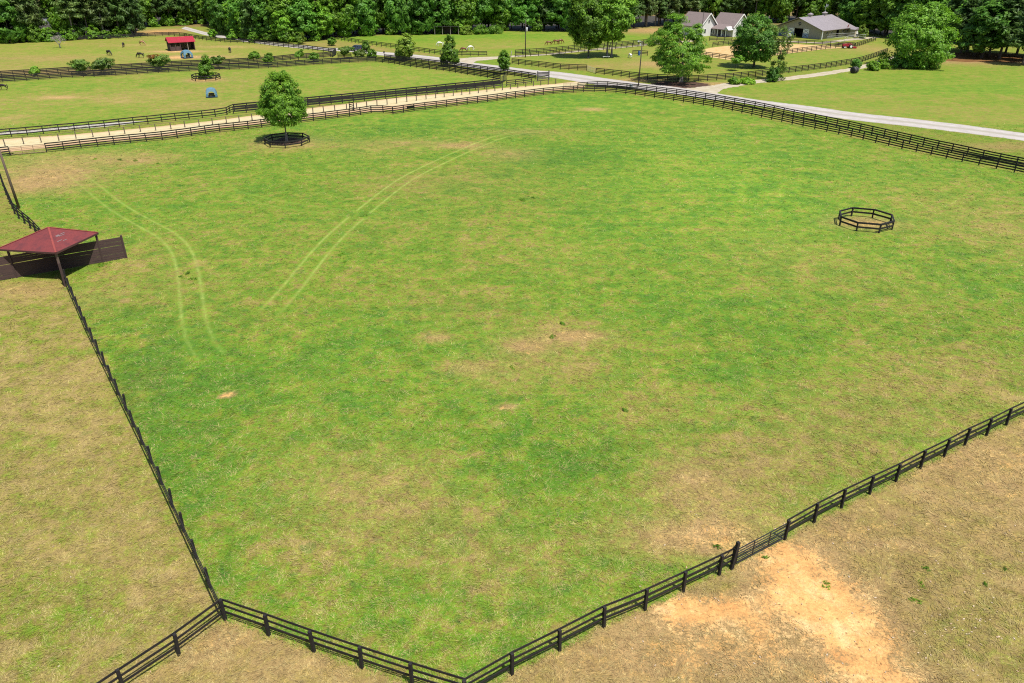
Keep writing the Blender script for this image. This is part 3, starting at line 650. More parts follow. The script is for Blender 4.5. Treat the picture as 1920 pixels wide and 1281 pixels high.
def disc(name, px, py, rx, ry, m, z, seed=0):
    r = random.Random(seed); c = G(px, py); ax = rx * MPP(py); ay = abs(G(px, py-ry).y - G(px, py+ry).y) / 2
    vs = []
    for i in range(48):
        t = 2*math.pi*i/48; k = 1 + r.uniform(-.12, .12) + .08*math.sin(3*t + seed)
        vs.append((math.cos(t)*ax*k, math.sin(t)*ay*k, 0))
    mb = MB(); mb.add([(0,0,0)] + vs, [(0, i+1, (i+1) % 48 + 1) for i in range(48)])
    o = mb.build(name, m, None, (c.x, c.y, z))
    return tag(o, kind='structure')
disc('mulch_bed', 1275, 159, 52, 6.5, M['mulch'], .011, 1)
disc('mulch_bed', 538, 265, 30, 7, M['mulch'], .006, 2)
disc('bare_earth', 1860, 108, 120, 9, M['needle_floor'], .005, 3)
grass_blades()
# ------------------------------------------------------------------ fences: each run a thing, every post and every line of boards a part
rnd = random.Random(11)
_posts = {}
def post_mesh(h, w, m, round_=False):
    k = (round(h,2), w, m.name, round_)
    if k not in _posts:
        mb = MB()
        if round_: mb.tube([(0,0,-.05), (0,0,h-.02), (0,0,h)], [w/2, w/2*.93, w/2*.6], 8)
        else: mb.box(-w/2, w/2, -w/2, w/2, -.05, h)
        _posts[k] = mb.mesh('post', m, bevel=0 if round_ else .012)
    return _posts[k]
def resample(pts, step):
    out = [pts[0]]
    for a, b in zip(pts[:-1], pts[1:]):
        n = max(1, round((b - a).length / step))
        for i in range(1, n + 1): out.append(a.lerp(b, i / n))
    return out
def along(pts, step):
    """evenly spaced posts along the whole line, not snapped to its bends"""
    d = [0]
    for a, b in zip(pts[:-1], pts[1:]): d.append(d[-1] + (b - a).length)
    n = max(1, round(d[-1] / step)); out = []
    for i in range(n + 1):
        t = d[-1] * i / n
        j = max(0, min(len(pts) - 2, next((q for q in range(len(d) - 1) if d[q+1] >= t - 1e-6), len(pts) - 2)))
        out.append(pts[j].lerp(pts[j+1], (t - d[j]) / max(1e-6, d[j+1] - d[j])))
    return out
def fence(label, px, heights, ph=None, group='black board fences', step=2.44, exact=False, side=1, m='fence', rail_w=.18, rail_t=.03, post_w=.14, round_=False, rail_m=None, smooth=True, world=None):
    pts = world or wpts(px)
    pts = list(pts) if exact else along(pts, step)
    root = empty('fence', pts[0])
    tag(root, label, 'fence', group)
    ph = ph or heights[0] + .06
    n = len(pts)
    dirs = [(pts[min(i+1, n-1)] - pts[max(i-1, 0)]).normalized() for i in range(n)]
    for i, p in enumerate(pts):
        o = bpy.data.objects.new('post', post_mesh(ph, post_w, M[m], round_))
        link(o, root)
        o.location = p - pts[0]
        o.rotation_euler = (rnd.gauss(0, .018), rnd.gauss(0, .018), math.atan2(dirs[i].y, dirs[i].x) + rnd.gauss(0, .03))
        o.scale = (1, 1, 1 + rnd.gauss(0, .015))
    for hz in heights:
        mb = MB(); off = side * (post_w / 2 + rail_t / 2 + .004)
        i = 0
        zs = [hz + rnd.gauss(0, .012) for _ in pts]
        while i < n - 1:
            a, b = pts[i] - pts[0], pts[i+1] - pts[0]
            d = (b - a).normalized(); nn = Vector((-d.y, d.x, 0)) * off
            zm = rnd.gauss(0, .008)
            mid = a.lerp(b, .5) + nn
            ca = a + nn - d * (.02 if i else .0); cb = b + nn
            mb.bar((ca.x, ca.y, zs[i]), (mid.x, mid.y, (zs[i] + zs[i+1]) / 2 - abs(zm)), rail_t, rail_w)
            mb.bar((mid.x, mid.y, (zs[i] + zs[i+1]) / 2 - abs(zm)), (cb.x, cb.y, zs[i+1]), rail_t, rail_w)
            i += 1
        mb.build('rail', M[rail_m or m], root)
    return root
R3 = (1.26, .86, .46); R4 = (1.38, 1.04, .70, .36)
BF = 'black board fences'
f1 = fence('three-board fence from the nearest corner up to the red-roofed shelter, seen almost end-on', F1_PX, R3, step=2.44, side=1, rail_w=.128)
fence('three-board fence running off the bottom edge, away from the nearest corner post', F2_PX, R3, side=-1, rail_w=.128)
fence('short three-board fence along the bottom of the green paddock beside the corner post', F3_PX, R3, side=1, rail_w=.128)
fence('three-board fence along the dry paddock, up to the gate by the bare earth', F4_PX, R3, side=1, exact=True, rail_w=.128)
fence('three-board fence climbing from the gate by the bare earth to the picture edge', F4B_PX, R3, side=1, exact=True, rail_w=.128)
f1b_end = [SHELTER['F']] + [G(62,432), G(30,405), G(12,365), G(0,330), G(-16,302)]
fence('three-board fence leading from behind the red-roofed shelter past the leaning pole', None, R3, side=-1, world=f1b_end, rail_w=.2, post_w=.17)
fence('four-board fence on the near side of the sand track, left of the jog', F5W_PX, R4, side=-1)
fence('short fence end beside the tan pipe gate at the leaning pole', [(20,292), (6,293.6), (-24,297)], R4, side=1)
fence('four-board fence by the sand track, from the jog to the paddock corner', F5M_PX, R4, side=-1)
fence('inner four-board fence of the green paddock alongside the gravel road', F5E_PX, R4, side=-1)
fence('outer four-board fence between the green paddock and the gravel road', F6_PX, R4, side=-1)
fence('four-board jog in the track fence right of the round-crowned tree', [(696,212.5), (717,212.2), (737,214.5)], R4, side=-1)
fence('fence with three boards beyond the sand track, in front of the white gravel strip', FA_PX, (1.30, .86, .42), side=1)
fence('nearer of the paired fences beyond the sand track', FA2_PX, R3, side=-1, rail_w=.25)
fence('short fence piece between the two dark gates by the sand track', FA3_PX, R3, side=-1)
fence('farther of the paired fences beyond the sand track', FAB_PX, R3, side=-1, rail_w=.25)
fence('short cross piece joining the paired fences beyond the sand track', [(426,215.5), (433,211), (440,208.5)], R3, side=1)
fence('slender posts with one thin rail down the sand track, left of the lane gate', FB_PX, (1.12,), 1.16, 'thin rail fences of the sand track', exact=True, m='post_grey', rail_w=.05, rail_t=.04, post_w=.15)
fence('slender posts with one thin rail down the sand track, right of the lane gate', FB2_PX, (1.12,), 1.16, 'thin rail fences of the sand track', exact=True, m='post_grey', rail_w=.05, rail_t=.04, post_w=.15)
fence('nearer fence of the shrub lane behind the small ringed tree', N1_PX, R4, side=-1, rail_w=.25)
fence('farther fence of the shrub lane, bordering the tan paddock', N2_PX, R4, side=-1, rail_w=.25)
fence('fence along the driveway behind the red-roofed field shed', N3_PX, R3, side=1, rail_w=.25)
fence('fence along the foot of the pine wood beyond the tan paddock', N4_PX, R3, side=1, rail_w=.25)
fence('short fence piece under the bushy shrub at the end of the lane', N5_PX, R4, side=1)
fence('paired fence by the road, on the paddock side', E1_PX, R4, side=-1, rail_w=.25)
fence('paired fence by the road, on the road side', E2_PX, R4, side=-1, rail_w=.25)
fence('fence of the field where the white and chestnut horses graze', M1_PX, R3, side=1)
fence('lane fence on the grazing field side, behind the twin trees', LN_PX, R3, side=1)
fence('lane fence on the near side, behind the twin trees', LS_PX, R3, side=1)
fence('fence along the road in front of the twin trees, up to the pipe gate', M2_PX, R4, side=1)
fence('long curving fence behind the spreading tree and along the side driveway', M2B_PX, R4, side=1)
fence('short fence piece beside the blue barrel', M2C_PX, R3, side=1)
fence('near fence of the riding arena', AS_PX, R3, side=1, m='rail_brown')
fence('fence climbing past the red machine at the arena end', AE_PX, R3, side=1)
fence('far fence of the riding arena, in front of the barn', AN_PX, R3, side=1)
fence('fence in front of the white gabled house', HS_PX, R3, side=1)
fence('small board fence across the lane between sand track and paddock', [(656,206.5), (664,208.5)], (1.5, 1.05, .65, .25), 1.6, step=2.2)

def octagon_ring(label, px, py, rx, h=1.05, seed=0, rot=0.0):
    r = random.Random(seed); c = G(px, py); R = rx * MPP(py)
    root = empty('tree_guard_ring', c); tag(root, label, 'fence ring', 'octagonal board rings')
    ps = [Vector((math.cos(rot + math.pi/4*k)*R*(1+r.gauss(0,.02)), math.sin(rot + math.pi/4*k)*R*(1+r.gauss(0,.02)), 0)) for k in range(8)]
    for p in ps:
        o = bpy.data.objects.new('post', post_mesh(h + .04, .15, M['fence'])); link(o, root)
        o.location = p; o.rotation_euler = (r.gauss(0,.03), r.gauss(0,.03), math.atan2(p.y, p.x))
    for hz in (h, h*.52):
        mb = MB()
        for k in range(8):
            a, b = ps[k], ps[(k+1) % 8]; o_ = (a + b).normalized() * .075
            mb.bar((a.x+o_.x, a.y+o_.y, hz + r.gauss(0,.015)), (b.x+o_.x, b.y+o_.y, hz + r.gauss(0,.015)), .04, .2)
        mb.build('rail', M['fence'], root)
    mb = MB()                                   # flat cap board round the top
    for k in range(8):
        a, b = ps[k], ps[(k+1) % 8]
        mb.bar((a.x, a.y, h+.075), (b.x, b.y, h+.075 + .003*(k % 2)), .12, .028)
    mb.build('cap_board', M['fence'], root)
    return root
octagon_ring('empty octagonal board ring with bare soil inside, alone in the open paddock', 1621, 421, 49, 1.0, 1, .12)
octagon_ring('octagonal board ring round the trunk of the round-crowned paddock tree', 538, 269, 40, .98, 2, .2)
octagon_ring('small octagonal board ring round the slim tree near the blue hay hut', 387, 149, 25, 1.1, 3, .3)

# ------------------------------------------------------------------ gates
def pipe_gate(label, a, b, h0, h1, bars, uprights, m='gate_metal', r=.024, z0=.18, group='pipe gates'):
    root = empty('gate', a); tag(root, label, 'gate', group)
    d = b - a; L = d.length; u = d.normalized()
    f = MB(); q = lambda t, z: Vector((u.x*t, u.y*t, z))
    top = lambda t: h0 + (h1 - h0) * t / L
    f.tube([q(0, z0), q(0, h0), q(L, h1), q(L, z0), q(0.02, z0)], r*1.15, 6); f.build('frame', M[m], root)
    mb = MB()
    for k in range(1, bars + 1):
        s = k / (bars + 1); mb.tube([q(.02, z0 + (top(0) - z0)*s), q(L-.02, z0 + (top(L) - z0)*s)], r*.8, 5)
    mb.build('bar', M[m], root)
    for k in range(1, uprights + 1):
        t = L * k / (uprights + 1); mb = MB(); mb.tube([q(t, z0), q(t, top(t))], r*1.1, 6); mb.build('upright', M[m], root)
    return root
def up(p, z): return Vector((p.x, p.y, z))
pipe_gate('dark pipe gate in the near fence, by the bare orange earth', G(1377,1062).lerp(G(1471,1012), .02), G(1377,1062).lerp(G(1471,1012), .97), 1.12, 1.16, 4, 2, r=.03)
# the heavy leaning gate post
gp = empty('gate_post', G(1371,1067)); tag(gp, 'heavy leaning post that hangs the dark gate by the bare earth', 'post')
mb = MB(); mb.box(-.085, .085, -.085, .085, -.1, 1.75); o = mb.build('shaft', M['fence'], gp, bevel=.02); o.rotation_euler = (0, .10, .45)
mb = MB(); mb.tube([(.0,0,1.6), (.75,.1,.05)], .02, 5); mb.build('brace', M['gate_metal'], gp).rotation_euler = (0, 0, math.pi*.92)
pipe_gate('tan pipe gate between the leaning pole and the sand track fence', G(22,292), G(86,286.5), 1.32, 1.32, 4, 2, m='gate_tan', r=.04)
pipe_gate('small pale pipe gate at the road end of the sand track', G(1056,167.5), G(1082,167), 1.25, 1.25, 4, 1, m='gate_tan', r=.03)
pipe_gate('grey pipe gate in the road fence of the twin tree paddock', G(1101,133.2), G(1117,138.4), 1.25, 1.25, 4, 2, m='galv', r=.03)
pipe_gate('dark arched gate standing open at the end of the paired fences', G(941,156.5), G(949.5,151), 1.5, 1.5, 5, 2, r=.06)
pipe_gate('dark gate standing open at the end of the shrub lane', G(624,107.5), G(631,100), 1.5, 1.5, 5, 2, r=.06)
def plank_panel(label, a, b, h, n, z0=.2, m='fence'):
    root = empty('plank_panel', a); tag(root, label, 'panel'); d = b - a; u = d.normalized(); L = d.length; r = random.Random(3)
    for t in (0, L):
        o = bpy.data.objects.new('post', post_mesh(h + .25, .2, M[m])); link(o, root); o.location = u * t; o.rotation_euler = (0, 0, math.atan2(u.y, u.x))
    mb = MB(); s = (h - z0) / n
    for k in range(n):
        za = z0 + s*(k + .5); nn = Vector((u.y, -u.x, 0)) * .13
        mb.bar(up(nn + u*r.uniform(-.15,.05), za + r.gauss(0,.04)), up(nn + u*(L + r.uniform(-.05,.15)), za + r.gauss(0,.05)), .03, s*.84)
    mb.build('plank', M[m], root)
M['rough_plank'] = surf('rough_dark_plank', (0.045, 0.040, 0.044), .85, .55, 1.5, stretch=(1,1,5), col2=(.11,.10,.105))
plank_panel('tall panel of rough dark planks at the end of the road-side fence', G(1008,152.5), G(1029,150.5), 2.0, 8, .45, m='rough_plank')
# dark feed trough hung on the track fence
mb = MB(); a, b = G(763,210.3), G(776,208.8); u = (b-a).normalized(); nn = Vector((u.y, -u.x, 0))
o = empty('hanging_trough', a); tag(o, 'dark trough hung on the track fence right of the jog', 'trough')
L = (b-a).length
mb.prism([nn*.10 + Vector((0,0,.62)), nn*.10 + Vector((0,0,1.12)), nn*.45 + Vector((0,0,1.12)), nn*.33 + Vector((0,0,.62))], u*L); mb.build('bin', M['fence'], o)
mb = MB(); mb.bar(up(nn*.08, 1.14), up(nn*.08 + u*L, 1.14), .05, .05); mb.bar(up(nn*.47, 1.14), up(nn*.47 + u*L, 1.14), .05, .05); mb.build('lip', M['gate_metal'], o)

# ------------------------------------------------------------------ the red-roofed cross shelter
M['red_roof'] = surf('faded_red_roofing', alb(150, 62, 62), .85, .4, .9, col2=alb(112, 48, 52))
M['red_metal'] = surf('bright_red_metal', alb(196, 40, 62), .55, .18, .6)
M['fascia'] = surf('dark_red_fascia', (.06, .022, .02), .7, .3, 2)
M['plank_brown'] = surf('brown_shelter_plank', (0.078, 0.044, 0.037), .95, .6, 1.2, stretch=(1,1,9), col2=(.036,.022,.020))
def shelter():
    c = (SHELTER['N'] + SHELTER['R'] + SHELTER['F'] + SHELTER['L']) / 4
    root = empty('cross_shelter', c); tag(root, 'horse shelter with faded red pyramid roof over crossed plank walls', 'shelter')
    k = {n: (p - c) for n, p in SHELTER.items()}
    ez, az = 3.12, 4.4
    # roof: four slopes with a thickness, and a dark edge board
    r = MB(); apex = Vector((0,0,az)); e = [up(k[n]*(1.17 if n == 'L' else 1.03), ez) for n in 'NRFL']
    lo = [p - Vector((0,0,.07)) for p in e]
    r.add(e + [apex] + lo + [apex - Vector((0,0,.09))], [(0,1,4),(1,2,4),(2,3,4),(3,0,4),(6,5,9),(7,6,9),(8,7,9),(5,8,9),(0,5,6,1),(1,6,7,2),(2,7,8,3),(3,8,5,0)])
    ro = r.build('roof', M['red_roof'], root)
    ce = MB(); ce.add([p*.985 - Vector((0,0,.03)) for p in lo] + [apex - Vector((0,0,.15))], [(1,0,4),(2,1,4),(3,2,4),(0,3,4)]); ce.build('shade_lining', M['black_void'], root)  # black lining added under the roof to cut bounce and deepen the shade
    h = MB()
    for p in e: h.bar(p + Vector((0,0,.03)), apex + Vector((0,0,.03)), .16, .03)
    h.build('hip_cap', surf('red_hip_cap', alb(168, 74, 66), .8, .25, 2), ro)
    pt = MB(); u = (e[1]-e[0]).normalized(); rr = random.Random(4)
    def on_face(s, t, w, l, i=0):               # patches lying on the slope that faces the camera-right
        a, b = e[i], e[(i+1) % 4]; nrm = (b-a).cross(apex-a).normalized(); nrm = nrm if nrm.z > 0 else -nrm
        p = a.lerp(b, s).lerp(apex, t) + nrm*.012; uu = (b-a).normalized(); vv = nrm.cross(uu)
        pt.prism([p - uu*w - vv*l, p + uu*w - vv*l*1.1, p + uu*w*.9 + vv*l, p - uu*w*1.1 + vv*l*.9], nrm*.008)
    for s, t, w, l in ((.22,.34,.30,.035),(.36,.28,.24,.03),(.45,.50,.36,.03),(.55,.56,.30,.035),(.30,.55,.22,.10)): on_face(s, t, w, l)
    pt.build('patch', surf('grey_worn_patch', (.17,.12,.12), .8, .3, 3), ro)
    fb = MB()
    for i in range(4):
        a, b = lo[i], lo[(i+1) % 4]; q = .992
        fb.bar(a*1.006 + Vector((0,0,-.02-a.z*.006)), b*1.006 + Vector((0,0,-.02-b.z*.006)), .04, .17)
    fb.build('fascia', M['fascia'], root)
    for n in 'RFL':
        o = bpy.data.objects.new('post', post_mesh(ez - .05, .17, M['plank_brown'])); link(o, root); o.location = k[n]*.97
    o = bpy.data.objects.new('post', post_mesh(ez - .05, .17, M['pole'])); link(o, root); o.location = k['N']*.96
    o = bpy.data.objects.new('post', post_mesh(az - .12, .18, M['plank_brown'])); link(o, root)
    # crossed walls, extended past the roof
    def wall(a, b, h, nm, gap):
        w = MB(); d = (b-a); L = d.length; u_ = d.normalized(); n_ = 11; s = h / n_
        for j in range(n_):
            if j in gap: za, hh = s*(j+.5) - .02, s*.9
            else: za, hh = s*(j+.5), s*.93
            jz = rr.gauss(0, .012); w.bar(up(a, za + .05 + jz), up(b, za + .05 + rr.gauss(0, .012)), .045 + .004*(j % 3), hh)
        w.build(nm, M['plank_brown'], root)
    dR = (k['R'] - k['L']).normalized(); dN = (k['N'] - k['F']).normalized()
    wall(k['L'] - dR*1.9, -dR*.1, 2.25, 'wall', (6,)); wall(dR*.1, k['R'] + dR*2.0, 2.25, 'wall', (6,))
    wall(k['F'] - dN*.2, -dN*.1, 2.25, 'wall', ()); wall(dN*.1, k['N'] + dN*.9, 2.25, 'wall', ())
    for p, h_ in ((k['R'] + dR*2.05, 2.45), (k['L'] - dR*1.95, 2.45), (k['N'] + dN*.95, 2.35)):
        o = bpy.data.objects.new('end_post', post_mesh(h_, .17, M['plank_brown'])); link(o, root); o.location = p
shelter()

# ------------------------------------------------------------------ poles
def pole(label, bx, by, h, r, m, lean=(0,0), arm=None, extra=None, group='utility poles'):
    root = empty('utility_pole', G(bx, by)); tag(root, label, 'pole', group)
    mb = MB(); mb.tube([(0,0,-.1), (lean[0]*.5, lean[1]*.5, h*.5), (lean[0], lean[1], h)], [r, r*.86, r*.7], 10)
    mb.build('shaft', M[m], root, smooth=True)
    if arm:
        mb = MB(); mb.bar((lean[0]-arm, lean[1], h-.3), (lean[0]+arm, lean[1], h-.25), .1, .12); mb.build('crossarm', M['pole_pale'], root)
        mb = MB()
        for t in (-arm*.9, 0, arm*.9): mb.tube([(lean[0]+t, lean[1], h-.22), (lean[0]+t, lean[1], h)], [.05,.03], 6)
        mb.build('insulator', M['galv'], root)
    if extra == 'transformer':
        mb = MB(); mb.tube([(.35,-.1,h-3.1), (.35,-.1,h-3.0), (.35,-.1,h-2.1), (.35,-.1,h-2.0)], [.22,.27,.27,.15], 10); mb.build('transformer', M['galv'], root, smooth=True)
    if extra == 'lamp':
        mb = MB(); mb.tube([(0,0,h-.2), (-.4,-.2,h+.05), (-.8,-.35,h-.02)], .04, 6); mb.tube([(-.7,-.32,h+.04), (-.95,-.42,h-.05)], [.14,.09], 8); mb.build('lamp_arm', M['galv'], root)
        mb = MB(); mb.box(-.32,-.1,-.16,.1,h-.95,h-.45); mb.build('meter_box', M['galv'], root, bevel=.02)
    return root
pole('thick brown pole leaning at the left picture edge beside the shelter fence', 36, 391, 8.6, .16, 'pole', (-.35,.1), extra=None)
pole('tall lamp pole between the gravel road and the spreading tree', 1197, 161, 9.6, .14, 'pole_dark', (.15,0), extra='lamp')
pole('dark pole carrying a pale transformer at the lane entrance', 985, 108, 10.1, .15, 'pole_dark', (0,0), extra='transformer')
pole('pale pole with a crossarm in front of the broadleaf wood', 597, 73, 8.6, .15, 'pole_pale', (-.3,0), arm=1.1)
pole('pale bare pole standing against the pine wood', 297, 50, 10.2, .14, 'pole_pale', (-.5,0))
pole('dark pole in front of the left white house', 1314, 72, 8.6, .13, 'pole_dark', (.1,0))
# power line from the transformer pole
wire = MB(); a = G(985,108) + Vector((0,0,9.6)); b = G(1315,72) + Vector((0,0,8.3))
wire.tube([a.lerp(b, t/12) - Vector((0,0,1.6*math.sin(math.pi*t/12))) for t in range(13)], .012, 4)
tag(wire.build('power_line', M['black_void']), 'thin power line slung from the transformer pole toward the houses', 'cable')
# mailbox post, pale leaning log, bench, barrel, bin
mbx = empty('post_box', G(721,112.3)); tag(mbx, 'dark box on a post at the road verge near the lane end', 'mailbox')
mb = MB(); mb.box(-.07,.07,-.07,.07,0,1.9); mb.build('post', M['fence'], mbx)
mb = MB(); mb.box(-.2,.2,-.32,.32,1.9,2.25); mb.build('box', M['fence'], mbx, bevel=.06)
lg = MB(); lg.tube([(.0,0,0), (.18,.05,.8), (.32,.05,1.75)], [.13,.11,.09], 8)
o = lg.build('leaning_log', M['pole_pale'], None, G(957.5,107.5), smooth=True); tag(o, 'pale log leaning at the lane entrance behind the slim road tree', 'log')
bn = empty('bench', G(1136.5,109.5)); tag(bn, 'pale garden bench under the twin trees', 'bench')
mb = MB(); mb.box(-.95,.95,-.3,.3,.45,.53); mb.build('seat', M['white_paint'], bn)
for x in (-.75,.75):
    mb = MB(); mb.box(x-.06,x+.06,-.24,.24,0,.448); mb.build('leg', M['pole_pale'], bn)
M['blue_plastic'] = surf('blue_plastic', alb(50,96,170,1.7), .45, .2, 2)
def drum(name, label, cat, p, r, h, m, lid=None):
    root = empty(name, p); tag(root, label, cat)
    mb = MB(); mb.tube([(0,0,0),(0,0,h*.3),(0,0,h*.32),(0,0,h*.34),(0,0,h*.66),(0,0,h*.68),(0,0,h*.7),(0,0,h)], [r,r,r*1.05,r,r,r*1.05,r,r*.96], 14); mb.build('body', m, root, smooth=False)
    mb = MB(); mb.tube([(0,0,h+.002),(0,0,h+.06)], [r*1.02,r*.9], 14); mb.build('lid', lid or m, root)
drum('barrel', 'blue plastic barrel by the short fence behind the lamp pole', 'barrel', G(1198,104), .36, 1.15, M['blue_plastic'])
drum('bin', 'pale grey bin standing at the outer road fence by the lamp pole', 'bin', G(1183,167.2), .38, 1.0, surf('grey_bin', (.3,.33,.36), .5, .2, 2))
# ------------------------------------------------------------------ trees: tapered trunk with limbs, crown of leaf clumps
def leaf_cloud(r, centres, sizes, per, leaf, flat=.75, up=.4, out=.85, jitter=.8, aspect=1.0, hole=0.0, droop=0.0, centre_all=None):
    """quads scattered through clumps; normals lean outward and up"""
    n = len(centres) * per
    ci = np.repeat(np.arange(len(centres)), per)
    d = r.normal(0, 1, (n, 3)); d /= np.linalg.norm(d, axis=1)[:, None]
    rad = r.uniform(0, 1, n) ** .45
    off = d * rad[:, None] * sizes[ci][:, None]; off[:, 2] *= flat
    off[:, 2] -= droop * (off[:, 0]**2 + off[:, 1]**2) / (sizes[ci] + 1e-6)
    P = centres[ci] + off
    c0 = centre_all if centre_all is not None else centres.mean(0)
    o = P - c0; o /= np.linalg.norm(o, axis=1)[:, None] + 1e-6
    nrm = o*out + d*.35 + np.array([0,0,up]) + r.normal(0, jitter*.6, (n, 3)); nrm /= np.linalg.norm(nrm, axis=1)[:, None]
    a = np.cross(nrm, r.normal(0, 1, (n, 3))); a /= np.linalg.norm(a, axis=1)[:, None] + 1e-9
    b = np.cross(nrm, a)
    s = leaf * r.uniform(.6, 1.4, n)[:, None]
    a = a * s * aspect; b = b * s / aspect * .7
    # a bent leaf spray: pointed ends
    V = np.stack([P - a, P - b*.9 + nrm*s*.12, P + a, P + b*.9 + nrm*s*.12], 1).reshape(-1, 3)
    F = np.arange(4*n).reshape(n, 4)
    return V, F
def crown_clumps(r, prof, z0, z1, R, n, size, inner=.35, lump=.18, top_bias=1.0, lean=(0,0), ecc=1.0):
    ts, rs = zip(*prof)
    t = r.uniform(0, 1, n*6); w = np.interp(t, ts, rs); keep = r.uniform(0, 1, n*6) < w / max(rs); t = t[keep][:n]
    n = len(t); az = r.uniform(0, 2*math.pi, n)
    ph = r.uniform(0, 6, 4)
    L = 1 + lump*(np.sin(2*az + ph[0] + 5*t)*.6 + np.sin(3*az + ph[1] - 7*t)*.5 + np.sin(5*az + ph[2] + 11*t)*.3)
    rad = np.interp(t, ts, rs) * R * L * (inner + (1-inner) * r.uniform(0, 1, n) ** .4)
    C = np.stack([np.cos(az)*rad*ecc + lean[0]*t, np.sin(az)*rad + lean[1]*t, z0 + (z1-z0)*t], 1)
    S = size * R * r.uniform(.6, 1.35, n)
    return C, S
def trunk_mesh(r, H, rad, C, z_fork, m, nl=10, bend=.02, twin=False):
    mb = MB()
    def T(x0, y0, k):
        p = [(x0 + r.normal(0, bend)*H*t, y0 + r.normal(0, bend)*H*t, t*H) for t in (0, .1, .25, .45, .65, .85)]
        mb.tube([(x0, y0, -.1)] + p, [rad*1.5*k, rad*1.25*k, rad*k, rad*.85*k, rad*.6*k, rad*.38*k, rad*.12*k], 8)
        return p
    p = T(0, 0, 1)
    if twin: T(rad*4.5, rad, .9)
    if len(C):
        for i in r.choice(len(C), min(nl, len(C)), replace=False):
            c = Vector(C[i]); z = max(z_fork, min(H*.8, c.z - (abs(c.x)+abs(c.y))*r.uniform(.35, .7)))
            s = Vector((0, 0, z)); mid = s.lerp(c, .5) + Vector((0, 0, (c-s).length*.06))
            mb.tube([s, mid, c], [rad*.42, rad*.26, rad*.07], 5, cap=False)
    return mb.mesh('trunk', m, smooth=True)
def put_tree(name, label, cat, loc, tm, cm, group=None, rz=0.0, sc=(1,1,1)):
    root = empty(name, loc, rz); root.scale = sc
    tag(root, label, cat, group)
    if tm: link(bpy.data.objects.new('trunk', tm), root)
    link(bpy.data.objects.new('crown', cm), root)
    return root
def broadleaf(seed, H, R, prof, z0, leaf, n, per, mat, bark='bark', size=.26, trad=None, lump=.18, flat=.75, twin=False, aspect=1.25, up=.5, lean=(0,0), inner=.35, droop=0, nl=10, ecc=1.0, jitter=.8):
    r = np.random.default_rng(seed)
    C, S = crown_clumps(r, prof, min(z0 + size*R*flat*.75, H*.5) if z0 > .9 else z0, H - size*R*.3, R*(1-size*.55), n, size, lump=lump, lean=lean, inner=inner, ecc=ecc)
    V, F = leaf_cloud(r, C, S, per, leaf, flat, up=up, aspect=aspect, droop=droop, jitter=jitter, centre_all=np.array([0,0,z0 + (H-z0)*.4]))
    V[:, 2] = np.maximum(V[:, 2], .05)
    cm = np_mesh('crown', V, F, M[mat])
    tm = trunk_mesh(r, H*.86, trad or H*.016, C, z0*.9, M[bark], nl=nl, twin=twin)
    return tm, cm
def conifer(seed, H, R, mat, bark='bark', z0=.3, leaf=.5, dens=1.0, layered=True):
    """pine: bare lower trunk, tiers of boughs, needle sprays towards their ends"""
    r = np.random.default_rng(seed); C, S = [], []
    z = H*z0; boughs = []
    while z < H*.99:
        t = (z - H*z0) / (H*(1-z0)); L = R*(1.0 - t**1.6)*r.uniform(.75, 1.1) + .25
        k = 4 if t < .8 else 3; a0 = r.uniform(0, 6.28)
        for j in range(k):
            a = a0 + 2*math.pi*j/k + r.normal(0, .3); l = L*r.uniform(.6, 1.12); rise = l*r.uniform(-.05, .35)
            tip = np.array([math.cos(a)*l, math.sin(a)*l, z + rise]); boughs.append((z, tip))
            for q in (.5, .78, 1.0):
                C.append(np.array([0,0,z])*(1-q) + tip*q + r.normal(0, .2, 3)); S.append(.33*R*(.5+.5*(1-t))*r.uniform(.7, 1.2)*(1.0 if q > .6 else .7))
        z += H*.055*r.uniform(.8, 1.2)/dens
    C, S = np.array(C), np.array(S)
    V, F = leaf_cloud(r, C, S, int(34*dens), leaf, .5, up=.7, out=.3, aspect=1.7, jitter=.9, centre_all=np.array([0,0,H*.5]))
    cm = np_mesh('crown', V, F, M[mat])
    mb = MB(); rad = H*.013
    b = r.normal(0, .012, 2)*H
    mb.tube([(0,0,-.1), (0,0,.4), (b[0]*.4, b[1]*.4, H*.4), (b[0]*.2, b[1]*.2, H*.75), (0,0,H*.97)], [rad*1.35, rad*1.1, rad*.85, rad*.5, rad*.08], 7)
    for z, tip in boughs[::2]: mb.tube([(0,0,z - .3), Vector(tip)*.95], [rad*.22, rad*.06], 4, cap=False)
    return mb.mesh('trunk', M[bark], smooth=True), cm

P_ROUND = [(0,.55),(.15,.85),(.4,1),(.65,.92),(.85,.62),(1,.2)]
P_PEAR = [(0,.62),(.1,.93),(.25,1),(.42,.88),(.58,.74),(.75,.64),(.9,.45),(1,.15)]
P_CONE = [(0,.8),(.12,1),(.35,.86),(.6,.6),(.85,.28),(1,.06)]
P_OVAL = [(0,.5),(.2,.85),(.45,1),(.7,.88),(.9,.5),(1,.15)]
P_SPREAD = [(0,.72),(.12,1),(.32,.98),(.55,.84),(.75,.62),(.9,.42),(1,.15)]
P_DOME = [(0,.95),(.2,1),(.5,.95),(.75,.75),(.92,.42),(1,.15)]
P_VASE = [(0,.25),(.3,.6),(.6,.95),(.8,1),(.95,.7),(1,.35)]
def spec(bx, by, x0, x1, top, bot):
    """size from the photo: base pixel, crown edges, crown top and bottom"""
    g, H = G(bx, by), HT(bx, by, top); z = (H + max(0, HT(bx, by, bot)))/2
    dep = g.y*CT - (z - CAMH)*ST                       # depth of the crown's middle: it stands nearer the eye than the foot
    return g, H, (x1 - x0)/2*dep/FPX, max(.1, HT(bx, by, bot)), ((x0+x1)/2 - 960)/FPX*dep - g.x
